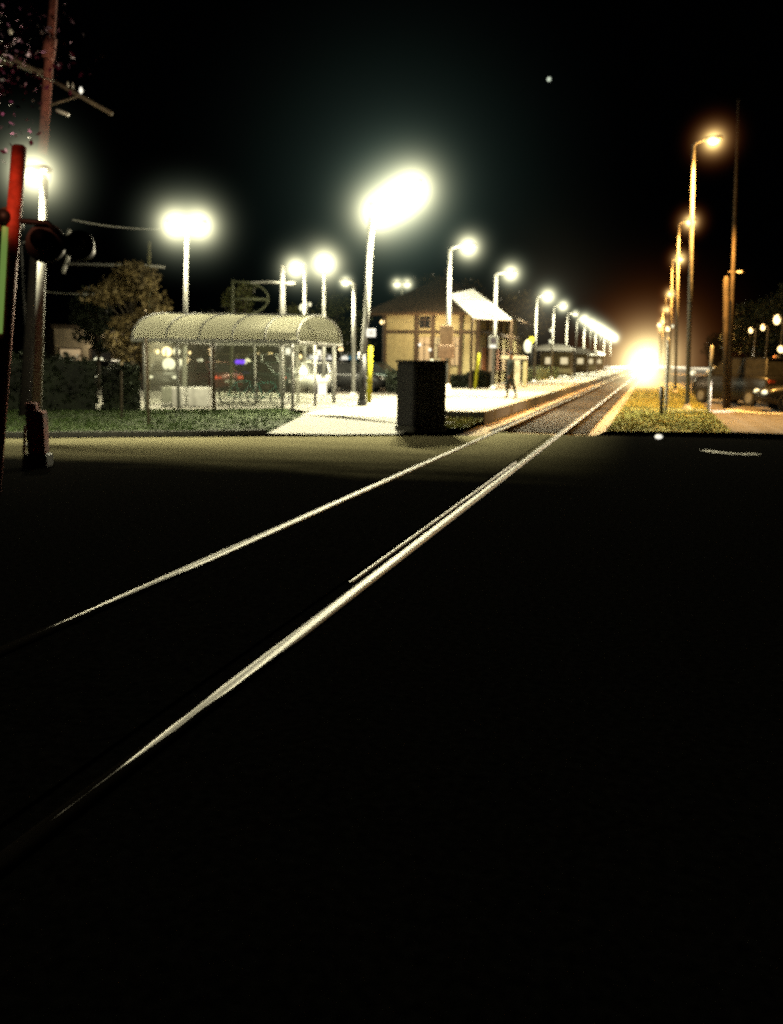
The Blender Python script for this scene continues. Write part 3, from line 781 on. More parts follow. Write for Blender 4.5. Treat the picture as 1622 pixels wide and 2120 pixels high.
tag(b2, 'bicycle parked at an angle in the shelter beside the brown post')

# ------------------------------------------------------------------ black signal cabinet
a = gp(831, 898); c = gp(913, 893); m_ = (a + c) / 2; L_ = (c - a).length
rz = atan2((c - a).y, (c - a).x)
root = empty('signal_cabinet', m_ + V((-0.1, 0.35, 0)), 'big black equipment cabinet standing at the end of the platform', 'cabinet', None, rz)
Hc = 1.58
L_ *= 0.86
MB().box((0, 0, 0.07), (L_ * 1.0, 0.66, 0.14), 0, 0.02).build('plinth', mat('stained concrete', (0.05, 0.05, 0.04), 0.9), root)
MB().box((0, 0, 0.14 + Hc / 2 - 0.07), (L_ * 0.98, 0.6, Hc - 0.14), 0, 0.025).build('body', cabinet_m, root)
MB().box((0, 0, Hc + 0.03), (L_ * 1.02, 0.68, 0.06), 0, 0.02).build('lid', cabinet_m, root)
for s in (-1, 1):
    d_ = MB().box((s * L_ * 0.235, -0.312, 0.85), (L_ * 0.44, 0.02, 1.2), 0, 0.006).build('door', cabinet_m, root)
    MB().tube([(s * L_ * 0.05, -0.34, 0.78), (s * L_ * 0.05, -0.34, 0.92)], 0.012, 6).build('handle', dark_metal, d_)
    b = MB()
    for k in range(5): b.box((s * L_ * 0.235, -0.326, 0.35 + k * 0.05), (L_ * 0.3, 0.012, 0.018))
    b.build('louvre_vent', dark_metal, d_)
# planks / cable troughs by cabinet
for k, (px, py, ln) in enumerate(((893, 868, 0.55), (880, 878, 0.4), (905, 880, 0.5), (876, 890, .35))):
    o = MB().box((0, 0, 0.04), (ln, 0.16, 0.07), 0.15 * k, 0.01).build('cable_cover', mat('pale cover', (0.30, 0.28, 0.20), 0.8))
    o.location = gp(px + 14, py, 0.03); tag(o, ['pale cable cover lying just right of the black cabinet, farthest from the street', 'pale cable cover at the cabinet foot, short and low', 'long pale cable cover beside the cabinet foot', 'shortest cable cover nearest the street by the cabinet'][k], 'cable cover', 'cable covers by the black cabinet')

# small white sign on the floodlight mast, yellow posts
D = dep(gp(750, 846, 0.03)) - 0.2
p = dp(769, 689, D)
root = empty('notice_sign', p, 'small bright white notice fixed to the tall floodlight mast', 'sign')
MB().box((0, 0, 0), (0.30, 0.03, 0.26), YAW, 0.006).build('plate', E_SIGN, root)  # plate glows by itself in place of light falling on it
b = MB()
for zz, ww in ((0.05, 0.2), (0.0, 0.14), (-0.05, 0.18)):
    b.box(V((0, -0.02, zz)), (ww, 0.006, 0.016), YAW)
b.build('text_bar', trim_m, root)
def post(a, c, rad, m, name, label, cat, group=None):
    a = V(a); c = V(c); o = MB().tube([(0, 0, 0), (c - a) * 0.97, (c - a)], [rad, rad, rad * 0.5], 12).build(name, m, None, True); o.location = a
    return tag(o, label, cat, group)
D = 31.0
post(foot(764, D), dp(768, 716, D), 0.085, yellow_m, 'marker_post', 'upright yellow marker post right behind the floodlight mast', 'post', 'yellow marker posts')
p0 = gp(984, 806, 0.24); post(p0, dp(992, 731, dep(p0)), 0.075, yellow_m, 'marker_post', 'slanting yellow marker post between the platform lamps', 'post', 'yellow marker posts')

# tall narrow information totem on the first lamp, round sign on the second
p = V((PX, 33.9, 2.62))
root = empty('information_panel', p + V((0, 0, -0.9)), 'pinkish information panel hanging on the nearest platform lamp post', 'sign')
MB().box((0, 0, 0.75), (0.52, 0.05, 1.0), YAW, 0.02).build('panel', mat('faded pink panel', (0.42, 0.27, 0.16), 0.8, var=0.2), root)
MB().box((0, -0.035, 0.25), (0.62, 0.05, 0.5), YAW, 0.02).build('lower_panel', mat('pink panel', (0.5, 0.33, 0.22), 0.7, var=0.2), root)
p = V((PX, 44.5, 2.55))
root = empty('platform_sign', p, 'small rounded white sign on the second platform lamp post', 'sign')
MB().box((0, -0.08, 0.0), (0.46, 0.05, 0.62), YAW, 0.02).build('plate', mat('white sign face', (0.8, 0.8, 0.75), 0.5), root)
MB().disc((0.0, -0.13, 0.08), (0, 1, 0), 0.13, 20, 0.02).build('emblem', mat('blue grey emblem', (0.22, 0.18, 0.25), 0.6), root)
MB().box((0, -0.12, -0.2), (0.3, 0.02, 0.14), YAW).build('lit_strip', E_SIGN, root)

# T shaped lit stand and person
p0 = gp(1070, 800, 0.24); D = dep(p0)
root = empty('ticket_stand', p0, 'pale T shaped lit ticket stand beside the waiting person', 'ticket stand')
tw = emit('self-lit cream enamel', (1.0, 0.85, 0.5), 0.35)  # enamel given its own glow so the stand looks brightly lit
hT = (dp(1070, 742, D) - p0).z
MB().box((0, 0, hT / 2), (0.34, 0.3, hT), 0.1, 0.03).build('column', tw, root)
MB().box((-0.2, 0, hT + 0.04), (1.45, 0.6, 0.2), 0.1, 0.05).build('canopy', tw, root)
MB().box((0.42, 0.1, hT / 2), (0.24, 0.26, hT), 0.1, 0.03).build('side_case', wall_m, root)
MB().box((0, -0.16, hT * .62), (0.22, 0.02, 0.4), 0.1).build('screen', E_DIM2, root)


def person(loc, rz, H, label):
    r = empty('person', loc, label, 'person', None, rz)
    vs_, es, rs = [], [], []
    def n_(x, y, z, rx, ry=None):
        vs_.append((x * H, y * H, z * H)); rs.append((rx * H, (ry or rx) * H)); return len(vs_) - 1
    def c_(a, b): es.append((a, b))
    pel = n_(0, 0, 0.52, 0.085, 0.065); wa = n_(0, 0, 0.60, 0.075, 0.058); ch = n_(0, -0.005, 0.72, 0.095, 0.062); nk0 = n_(0, 0, 0.81, 0.055, 0.045)
    nk = n_(0, 0, 0.85, 0.030); hd0 = n_(0, -0.01, 0.895, 0.048, 0.052); hd1 = n_(0, -0.01, 0.955, 0.044, 0.05)
    for a, b_ in ((pel, wa), (wa, ch), (ch, nk0), (nk0, nk), (nk, hd0), (hd0, hd1)): c_(a, b_)
    for s, ky, fy in ((-1, -0.06, -0.03), (1, 0.05, 0.13)):
        hp = n_(s * 0.052, 0, 0.48, 0.058); kn = n_(s * 0.056, ky, 0.275, 0.038); an = n_(s * 0.055, fy, 0.05, 0.024); to = n_(s * 0.062, fy - 0.085, 0.018, 0.020, 0.018)
        c_(pel, hp); c_(hp, kn); c_(kn, an); c_(an, to)
        sh = n_(s * 0.105, 0, 0.795, 0.042); el = n_(s * 0.135, -s * 0.02 + 0.01, 0.63, 0.030); wr = n_(s * 0.125, -s * 0.05 - 0.03, 0.495, 0.019); pm = n_(s * 0.122, -s * 0.055 - 0.035, 0.46, 0.020, 0.014)
        c_(nk0, sh); c_(sh, el); c_(el, wr); c_(wr, pm)
        for q in range(4):
            f1 = n_(s * 0.122, -s * 0.055 - 0.05 + q * 0.011, 0.43, 0.0055); f2 = n_(s * 0.118, -s * 0.055 - 0.052 + q * 0.011, 0.405 + 0.004 * abs(q - 1.5), 0.0045)
            c_(pm, f1); c_(f1, f2)
        t1 = n_(s * 0.117, -s * 0.055 - 0.062, 0.455, 0.006); t2 = n_(s * 0.113, -s * 0.055 - 0.066, 0.436, 0.005); c_(pm, t1); c_(t1, t2)
    me = bpy.data.meshes.new('body'); me.from_pydata(vs_, es, []); me.update()
    o = bpy.data.objects.new('body', me); COL.objects.link(o); o.parent = r
    md = o.modifiers.new('Skin', 'SKIN'); sk = me.skin_vertices[0].data
    for i, q in enumerate(rs): sk[i].radius = q; sk[i].use_root = (i == 0)
    ms = o.modifiers.new('Sub', 'SUBSURF'); ms.levels = 1; ms.render_levels = 1
    bpy.context.view_layer.update()
    dg = bpy.context.evaluated_depsgraph_get(); ev = o.evaluated_get(dg); nm = bpy.data.meshes.new_from_object(ev)
    o.modifiers.clear(); o.data = nm
    nm.materials.clear(); nm.materials.append(skin_m); nm.materials.append(shirt_m); nm.materials.append(jeans_m); nm.materials.append(black_m)
    for p_ in nm.polygons:
        z = p_.center.z / H; ax = abs(p_.center.x) / H
        p_.material_index = 0 if z > 0.84 or (ax > 0.095 and z < 0.49 and z > .38) else (1 if z > 0.52 or ax > 0.11 else (3 if z < 0.035 else 2))
        p_.use_smooth = True
    # face details and hair
    b = MB().ball((0, 0.008 * H, 0.945 * H), (0.050 * H, 0.056 * H, 0.054 * H)); b.build('hair', hair_m, r, True)
    b = MB()
    for s in (-1, 1): b.ball((s * 0.018 * H, -0.058 * H, 0.925 * H), 0.005 * H, 8, 6)
    b.build('eyes', hair_m, r)
    MB().tube([(0, -0.056 * H, 0.925 * H), (0, -0.072 * H, 0.905 * H)], [0.004 * H, 0.008 * H], 8).build('nose', skin_m, r, True)
    MB().box((0, -0.06 * H, 0.888 * H), (0.022 * H, 0.006 * H, 0.004 * H)).build('mouth', orange_wall, r)
    # jacket: a lofted shell over the torso
    b = MB(); rings = [(0.47, 0.098, 0.078), (0.54, 0.100, 0.080), (0.62, 0.094, 0.074), (0.72, 0.108, 0.078), (0.79, 0.112, 0.066), (0.83, 0.066, 0.052), (0.85, 0.046, 0.044)]
    for (z, a_, c2) in rings:
        for k in range(18): b.v.append((a_ * H * cos(k * pi / 9), c2 * H * sin(k * pi / 9), z * H + 0.003 * sin(5 * k)))
    for q in range(len(rings) - 1):
        for k in range(18): b.f.append((q * 18 + k, q * 18 + (k + 1) % 18, q * 18 + 18 + (k + 1) % 18, q * 18 + 18 + k))
    b.build('jacket', shirt_m, r, True)
    return r
pp = gp(1056, 826, 0.24)
person(pp, YAW + radians(-75), 1.76, 'person in dark jacket and trousers stepping along the bright platform')

# ------------------------------------------------------------------ station building
BY = 50.0
def bx_(px, y=BY):
    d = ray(px, 700); t_ = y / d.y; return (CAM + d * t_).x
xl, xr = bx_(795), bx_(992)
yb = BY + 15.0
root = empty('station_house', ((xl + xr) / 2, BY, 0), 'station house of beige panels in brown timber framing with a brown hipped roof', 'building')
ox, oy = (xl + xr) / 2, BY
def lz(py, px=880): return (dp(px, py, dep((bx_(px), BY, 1.5)))).z
zE = lz(648); zB = lz(687)
hw = (xr - xl) / 2
MB().box((0, 7.5, zE / 2), (2 * hw, 15, zE)).build('wall', wall_m, root)
b = MB()
rz_ = zE + 2.3; ov = 0.9
A_ = [(-hw - ov, -ov, zE), (hw + ov, -ov, zE), (hw + ov, 15 + ov, zE), (-hw - ov, 15 + ov, zE)]
R1, R2 = (0, 3.2, rz_), (0, 12, rz_)
b.quad(A_[0], A_[1], R1).quad(A_[1], A_[2], R2, R1).quad(A_[2], A_[3], R2).quad(A_[3], A_[0], R1, R2).quad(A_[3], A_[2], A_[1], A_[0])
rf = b.build('roof', roof_m, root)
b = MB()
for a, c in ((A_[0], A_[1]), (A_[1], A_[2]), (A_[2], A_[3]), (A_[3], A_[0])): b.tube([V(a) - V((0, 0, 0.09)), V(c) - V((0, 0, 0.09))], 0.09, 4)
b.build('fascia', timber_m, rf)
MB().tube([(-0.0, 4.2, rz_ - 0.3), (-0.0, 4.2, rz_ + 0.5)], 0.25, 8).build('vent', roof_m, rf)
# timber framing on the near wall
for px in (797, 863, 897, 955, 990):
    MB().box((bx_(px) - ox, -0.06, zE / 2), (0.22, 0.12, zE)).build('timber_post', timber_m, root)
MB().box((0, -0.075, zB), (2 * hw, 0.10, 0.17)).build('timber_beam', timber_m, root)
for k in range(1, 7):
    MB().box((hw + 0.06, k * 2.4, zE / 2), (0.12, 0.2, zE)).build('timber_post', timber_m, root)
MB().box((hw + 0.075, 7.5, zB), (0.10, 15, 0.17)).build('timber_beam', timber_m, root)
# two window bays and orange entrance panel
def win(px0, px1, py0, py1, pane_m, name='window'):
    xa, xb = bx_(px0) - ox, bx_(px1) - ox; za, zb = lz(py1), lz(py0)
    w_ = MB()
    w_.box(((xa + xb) / 2, -0.03, (za + zb) / 2), (xb - xa, 0.06, zb - za)); f_ = w_.build(name, trim_m, root)
    MB().box(((xa + xb) / 2, -0.07, (za + zb) / 2), ((xb - xa) * 0.86, 0.02, (zb - za) * 0.92)).build('pane', pane_m, f_)
    b = MB(); b.box(((xa + xb) / 2, -0.09, (za + zb) / 2), (0.05, 0.03, (zb - za) * 0.92)); b.box(((xa + xb) / 2, -0.094, zb - (zb - za) * 0.3), ((xb - xa) * 0.86, 0.03, 0.05)); b.build('glazing_bar', timber_m, f_)
    return f_
win(868, 892, 697, 752, E_DIM)
win(868, 892, 655, 680, glass_dark)
win(900, 915, 697, 757, E_DIM2)
win(935, 952, 697, 757, E_DIM, 'door')
MB().box((bx_(925) - ox, -0.10, lz(722)), (bx_(935) - bx_(915), 0.12, lz(688) - lz(760))).build('entrance_panel', mat('faded pink panel', (0.45, 0.29, 0.17), 0.8, var=0.2), root)
for px, py in ((872, 714), (893, 724)):
    MB().ball((bx_(px) - ox, -0.25, lz(py)), 0.09, 10, 8).build('wall_lamp', E_SIGN, root)
lamp('bulb_or_fill', 'POINT', (bx_(905) - ox, -2.6, zE - 0.6), 420, (1, 0.72, 0.4), 0.1, root)  # unseen light added ahead of the wall to brighten it
for k in range(5):
    f_ = MB().box((hw + 0.03, 1.3 + k * 2.4, 1.7), (0.06, 1.3, 1.5)).build('window', trim_m, root)
    MB().box((hw + 0.07, 1.3 + k * 2.4, 1.7), (0.02, 1.1, 1.3)).build('pane', E_DIM if k % 2 else orange_wall, f_)

# canopy panel, brilliantly lit, over the platform side
D0, D1 = 43.5, 47.0
P4 = [dp(931, 614, D0 + 1.5), dp(978, 657, D0), dp(1060, 662, D0 + 2.5), dp(968, 598, D0 + 4.0)]
P4[3] = P4[0] + (P4[2] - P4[1]) + V((0, 0, 0.0))
c0 = sum(P4, V()) / 4
root = empty('canopy', V((c0.x, c0.y, 0.24)), 'brilliant white sloping canopy roof beside the station house', 'canopy')
oo = V((c0.x, c0.y, 0.24))
b = MB(); nn = (P4[1] - P4[0]).cross(P4[3] - P4[0]).normalized() * 0.05
q4 = [dp(928, 612, D0 + 1.5), dp(978, 657, D0), dp(1060, 662, D0 + 1.0), dp(980, 601, D0 + 2.6)]
i = 0
b.v = [tuple(p - oo) for p in q4] + [tuple(p - oo + V((0, 0, 0.07))) for p in q4]
b.f = [(3, 2, 1, 0), (4, 5, 6, 7), (0, 1, 5, 4), (1, 2, 6, 5), (2, 3, 7, 6), (3, 0, 4, 7)]
b.build('roof_panel', white_roof, root)
for p in (q4[1], q4[2]):
    q = p - oo; MB().tube([(q.x, q.y, 0), q], 0.07, 8).build('post', timber_m, root)
MB().tube([q4[1] - oo - V((0, 0, .06)), q4[2] - oo - V((0, 0, .06))], 0.06, 6).build('eave_beam', timber_m, root)
cq = sum(q4, V()) / 4 - oo
lamp('floodlight_bulb', 'SPOT', cq + V((-0.5, -2.2, 2.6)), 900, CREAM, 0.1, root, V((0.3, 2.2, -2.6)), 100, 0.8)

# small globe lamp before the building
def bollard_lamp(p0, hgt, label, r_=0.12):
    r = empty('bollard_lamp', p0, label, 'lamp', 'low globe lamps')
    MB().tube([(0, 0, 0), (0, 0, hgt)], 0.05, 10).build('stem', dark_metal, r, True)
    MB().ball((0, 0, hgt + r_ * 1.2), (r_, r_, r_ * 1.5)).build('globe', E_CREAM, r, True)
    return r
p0 = foot(893, 43); bollard_lamp(p0, (dp(893, 757, 43) - p0).z, 'low globe lamp shining just above the black cabinet')
p0 = foot(1091, 62); r = bollard_lamp(p0, (dp(1091, 728, 62) - p0).z, 'lit oval globe lamp beside the T shaped ticket stand', 0.30)
p0 = foot(1098, 61.5)
rr_ = empty('signal_light', p0, 'yellow light on a thin post beside the oval globe lamp', 'signal')
hh = (dp(1098, 704, 61.5) - p0).z
MB().tube([(0, 0, 0), (0, 0, hh)], 0.04, 8).build('post', dark_metal, rr_, True)
MB().disc((0, -0.1, hh), (0, 1, 0), 0.2, 18, 0.06).build('lens', E_YEL, rr_)
for k, (px, py, dd) in enumerate(((1138, 684, 75), (1136, 707, 75))):
    pass
p0 = foot(1139, 78); rr_ = empty('signal_light', p0, 'thin post with two small white lights between the second and third far platform lamps', 'signal')
h1 = (dp(1139, 684, 78) - p0).z; h2 = (dp(1136, 707, 78) - p0).z
MB().tube([(0, 0, 0), (0, 0, h1 + .3)], 0.05, 8).build('post', dark_metal, rr_, True)
for h_ in (h1, h2): MB().ball((0, -0.12, h_), (0.2, 0.15, 0.17)).build('lens', E_CREAM, rr_, True)

# platform shelters farther down
def small_shelter(y_, x_, wd, label, lit=True):
    r = empty('platform_shelter', (x_, y_, 0.24), label, 'shelter', 'small shelters on the platform')
    b = MB(); n_ = 8
    for k in range(n_ + 1):
        a_ = pi * k / n_
        b.v.append((-wd / 2 * 1.1 * cos(a_), -1.4, 2.3 + 0.55 * sin(a_))); b.v.append((-wd / 2 * 1.1 * cos(a_), 1.4, 2.3 + 0.55 * sin(a_)))
    for k in range(n_): b.f.append((2 * k, 2 * k + 2, 2 * k + 3, 2 * k + 1))
    b.f.append(tuple(2 * k for k in range(n_ + 1)))
    b.build('roof', white_roof, r)
    for sx in (-1, 1):
        for sy in (-1.3, 1.3): MB().tube([(sx * wd / 2, sy, 0), (sx * wd / 2, sy, 2.3)], 0.05, 6).build('post', timber_m, r)
    MB().box((0, 1.25, 1.2), (wd * 0.94, 0.05, 2.0)).build('back_panel', wall_m, r)
    for sx in (-1, 1): MB().box((sx * wd * 0.22, 1.2, 1.45), (wd * 0.2, 0.04, 0.55)).build('lit_poster', emit('lit poster', (1, 0.85, 0.5), 0.8), r)
    MB().box((0, 0.8, 0.45), (wd * 0.8, 0.4, 0.08)).build('seat', timber_m, r)
    return r
small_shelter(78, -7.2 - 0.9, 3.0, 'white vaulted platform shelter, the nearest of the far row')
for k, y_ in enumerate((96, 112, 130)):
    small_shelter(y_, -8.1, 3.0, 'far vaulted platform shelter, %s of its row' % ['second', 'third', 'fourth'][k])
# far benches/bins dark
for k, (px, py) in enumerate(((1088, 790), (1112, 786), (1127, 782))):
    p0 = gp(px, py, 0.24)
    r = empty('platform_bench', p0, ['dark platform bench beyond the T shaped stand', 'dark bench under the third platform lamp', 'dark bench under the fourth platform lamp'][k], 'bench', 'dark benches on the platform')
    MB().box((0, 0, 0.45), (0.5, 1.5, 0.06), 0, 0.01).build('seat', timber_m, r); MB().box((-0.22, 0, 0.72), (0.05, 1.5, 0.4), 0, 0.01).build('backrest', timber_m, r)
    for s in (-0.6, 0.6): MB().box((0, s, 0.21), (0.4, 0.06, 0.42)).build('leg', dark_metal, r)

# ------------------------------------------------------------------ vegetation
def leaf_cloud(b, c, rad, n, size, flat=1.0):
    c = V(c)
    for _ in range(n):
        d = V((random.gauss(0, 1), random.gauss(0, 1), random.gauss(0, 1))).normalized() * (random.random() ** 0.45)
        p = c + V((d.x * rad[0], d.y * rad[1], d.z * rad[2]))
        s = size * random.uniform(0.5, 1.3)
        a = V((random.gauss(0, 1), random.gauss(0, 1), random.gauss(0, 1))).normalized(); e = a.cross(V((random.gauss(0, 1), random.gauss(0, 1), random.gauss(0, 1)))).normalized()
        b.quad(p - a * s, p + e * s * 0.55, p + a * s, p - e * s * 0.55)


def tree(base, H, R_, m, label, n=2600, crown0=0.35, size=0.14, group='trees', name='tree', clumps=16):
    r = empty(name, base, label, 'tree', group)
    b = MB(); lean = V((random.uniform(-.3, .3), random.uniform(-.3, .3), 0))
    top = V((0, 0, H * 0.8)) + lean
    b.tube([(0, 0, 0), (0, 0, 0.25), V((0, 0, H * 0.3)) + lean * 0.3, top], [H * 0.028, H * 0.021, H * 0.017, 0.02], 8)
    cs = []
    for k in range(clumps):
        z = H * random.uniform(crown0, 0.93); rr = R_ * sin(pi * min(0.95, max(0.12, (z / H - crown0 + 0.1) / (1.1 - crown0)))) ** 0.7
        th = random.uniform(0, 2 * pi); q = rr * random.uniform(0.2, 0.8)
        c = V((q * cos(th), q * sin(th), z)); cs.append(c)
        st = V((0, 0, max(0.25 * H, z - 0.25 * H))) + lean * 0.5
        b.tube([st, st.lerp(c, 0.5) + V((0, 0, 0.1)), c], [H * 0.009, H * 0.006, 0.01], 5)
    b.build('trunk', bark_m, r, True)
    b = MB()
    for c in cs:
        k = random.uniform(0.25, 0.45) * R_; leaf_cloud(b, c, (k * 1.2, k * 1.2, k * 0.85), n // clumps, size)
    b.build('crown', m, r)
    return r


def px_tree(px, topy, halfw_px, depth, m, label, **k):
    base = foot(px, depth); H = (dp(px, topy, depth) - base).z
    return tree(base, H, halfw_px / F * depth, m, label, **k)

px_tree(275, 530, 75, 36, leaf_brown, 'bushy brownish tree left of the shelter roof', n=3600, crown0=0.3, clumps=22)
px_tree(205, 600, 60, 45, leaf_dark, 'low dark tree behind the hedge at the left', n=2000)
px_tree(510, 575, 70, 52, leaf_m, 'dark green tree behind the hooped sign frame', n=2800)
px_tree(430, 640, 60, 56, leaf_dark, 'low dark tree just behind the shelter roof middle', n=1800)
px_tree(700, 600, 75, 58, leaf_m, 'dark green tree behind the small lamp turned left', n=2800)
px_tree(620, 625, 60, 55, leaf_m, 'dark green tree behind the slim lamp poles', n=2400)
px_tree(880, 560, 90, 70, leaf_brown, 'tall brownish tree rising behind the station house roof', n=3600, size=0.2)
px_tree(1060, 600, 70, 75, leaf_brown, 'brown tree behind the white sloping canopy', n=3000, size=0.2)
px_tree(960, 590, 70, 78, leaf_brown, 'brown tree behind the middle of the station house', n=2600, size=0.2)
px_tree(1560, 620, 80, 60, leaf_dark, 'dark tree beyond the side road at the right', n=2600)
px_tree(1640, 560, 90, 55, leaf_dark, 'tall dark tree at the right edge', n=2600)
px_tree(1480, 690, 40, 85, leaf_dark, 'small dark tree beyond the side road', n=1500)
# crimson branches reaching in at the upper left
base = foot(-230, 15.0)
tree(base, 10.2, 3.3, leaf_red, 'crimson tinted tree reaching in at the upper left corner', n=6000, crown0=0.45, size=0.055, clumps=24)

def hedge(pa, pb, h, wd, m, label, n=2600, size=0.09, name='hedge'):
    pa = V(pa); pb = V(pb); c = (pa + pb) / 2; L_ = (pb - pa).length; d = (pb - pa).normalized(); nn = V((-d.y, d.x, 0))
    b = MB()
    for _ in range(n):
        t_ = random.uniform(-0.5, 0.5); q = random.uniform(-0.5, 0.5); z = random.random() ** 0.7
        hh = h * (0.85 + 0.3 * noise.noise((t_ * L_ * 0.8, q, pa.x)))
        p = d * (t_ * L_) + nn * (q * wd) + V((0, 0, z * hh)); s = size * random.uniform(0.6, 1.4)
        a = V((random.gauss(0, 1), random.gauss(0, 1), random.gauss(0, 1))).normalized(); e = a.cross(V((random.gauss(0, 1), random.gauss(0, 1), random.gauss(0, 1)))).normalized()
        b.quad(p - a * s, p + e * s * 0.6, p + a * s, p - e * s * 0.6)
    i = len(b.v)
    b.box((0, 0, h * 0.4), (L_ * 0.96, wd * 0.7, h * 0.8), atan2(d.y, d.x))
    o = b.build(name, m); o.location = c
    return tag(o, label, 'hedge', 'dark hedges')
hedge(gp(-60, 852), gp(205, 850), 1.9, 0.8, leaf_dark, 'dark clipped hedge behind the turf at the left')
hedge(gp(215, 851), gp(290, 850), 1.6, 0.7, leaf_dark, 'short dark hedge at the left end of the shelter', n=1400)
a = foot(800, 45); c = foot(905, 45); hedge(a, c, 1.15, 0.8, leaf_dark, 'dark hedge before the station house behind the cabinet')
a = foot(925, 46); c = foot(1012, 47); hedge(a, c, 1.15, 0.8, leaf_dark, 'dark hedge before the station house right of the nearest platform lamp')
a = foot(1080, 60); c = foot(1150, 75); hedge(a, c, 1.3, 0.8, leaf_m, 'dim hedge behind the far benches', n=1800)

# young tree beside shelter (thin trunk)
post(gp(252, 868, 0.02), dp(252, 768, dep(gp(252, 868))), 0.03, bark_m, 'sapling_stake', 'thin stake standing in the turf left of the shelter', 'stake')
post(gp(309, 880, 0.02), dp(303, 700, dep(gp(309, 880))), 0.035, wood_b, 'sapling_stake', 'thin pale stake before the left shelter post', 'stake')

# ------------------------------------------------------------------ far left building
D = 58.0
a = foot(118, D); c = foot(430, D + 6)
root = empty('low_building', (a + c) / 2, 'low beige building lit beyond the dark hedge', 'building', None, atan2((c - a).y, (c - a).x))
L_ = (c - a).length; Hb = (dp(200, 683, D + 2)).z
MB().box((0, 3, Hb / 2), (L_, 6, Hb)).build('wall', far_wall, root)
MB().box((0, 3, Hb + 0.12), (L_ + 0.4, 6.4, 0.22)).build('roof', roof_m, root)
for k in range(5):
    x_ = -L_ / 2 + L_ * (0.09 + 0.19 * k)
    f_ = MB().box((x_, -0.03, 1.4), (1.5, 0.08, 1.6)).build('window', timber_m, root)
    MB().box((x_, -0.08, 1.4), (1.3, 0.02, 1.4)).build('pane', E_DIM if k == 0 else (E_DIM2 if k in (3,) else glass_dark), f_)
lamp('wall_lamp_bulb', 'POINT', (-L_ * 0.22, -1.2, 2.4), 60, (1, 0.85, 0.6), 0.1, root)

# lit canopy fascia behind the shelter (petrol forecourt like)
D = 60
a = foot(632, D); c = foot(742, D)
root = empty('forecourt_canopy', (a + c) / 2, 'flat canopy with a thin white lit fascia right of the shelter', 'canopy', None, atan2((c - a).y, (c - a).x))
L_ = (c - a).length; z_ = dp(690, 740, D).z
MB().box((0, 1.5, z_ + 0.2), (L_, 3, 0.5), 0, 0.03).build('roof_slab', white_metal, root)
MB().box((-L_ * 0.09, -0.04, z_), (L_ * 0.8, 0.06, 0.28)).build('lit_fascia', E_SIGN, root)
MB().box((L_ * 0.4, -0.04, z_), (L_ * 0.18, 0.06, 0.26)).build('teal_fascia', E_TEAL, root)
for x_ in (-0.45, -0.1, 0.2, 0.45): MB().tube([(x_ * L_, 1.2, 0), (x_ * L_, 1.2, z_)], 0.1, 8).build('column', white_metal, root)

# lit box signs
for k, (px, py, wd, hg, D) in enumerate(((601, 735, 18, 30, 50), (662, 735, 9, 22, 52), (669, 806, 18, 24, 40), (646, 771, 12, 12, 48))):
    p0 = foot(px, D); c = dp(px, py, D) - p0
    lb = ['bright white box sign seen through the shelter middle', 'narrow lit sign above the car park right of the shelter', 'low bright white box between the shelter and the yellow post', 'small round lit sign low behind the right shelter posts'][k]
    root = empty('box_sign', p0, lb, 'sign', 'lit box signs')
    MB().tube([(0, 0, 0), (0, 0, c.z)], 0.05, 8).build('post', dark_metal, root)
    w_, h_ = wd / F * D, hg / F * D
    MB().box(c, (w_, 0.15, h_), YAW, 0.03).build('case', white_metal, root)
    MB().box(c - V((0, 0.10, 0)), (w_ * 0.92, 0.03, h_ * 0.92), YAW).build('face', E_SIGN, root)

# ------------------------------------------------------------------ cars
def loft(b, secs):
    n_ = len(secs[0]); i = len(b.v)
    for s_ in secs: b.v += [tuple(p) for p in s_]
    for k in range(len(secs) - 1):
        for j in range(n_):
            b.f.append((i + k * n_ + j, i + k * n_ + (j + 1) % n_, i + (k + 1) * n_ + (j + 1) % n_, i + (k + 1) * n_ + j))
    b.f.append(tuple(i + j for j in range(n_ - 1, -1, -1))); e = i + (len(secs) - 1) * n_; b.f.append(tuple(e + j for j in range(n_)))


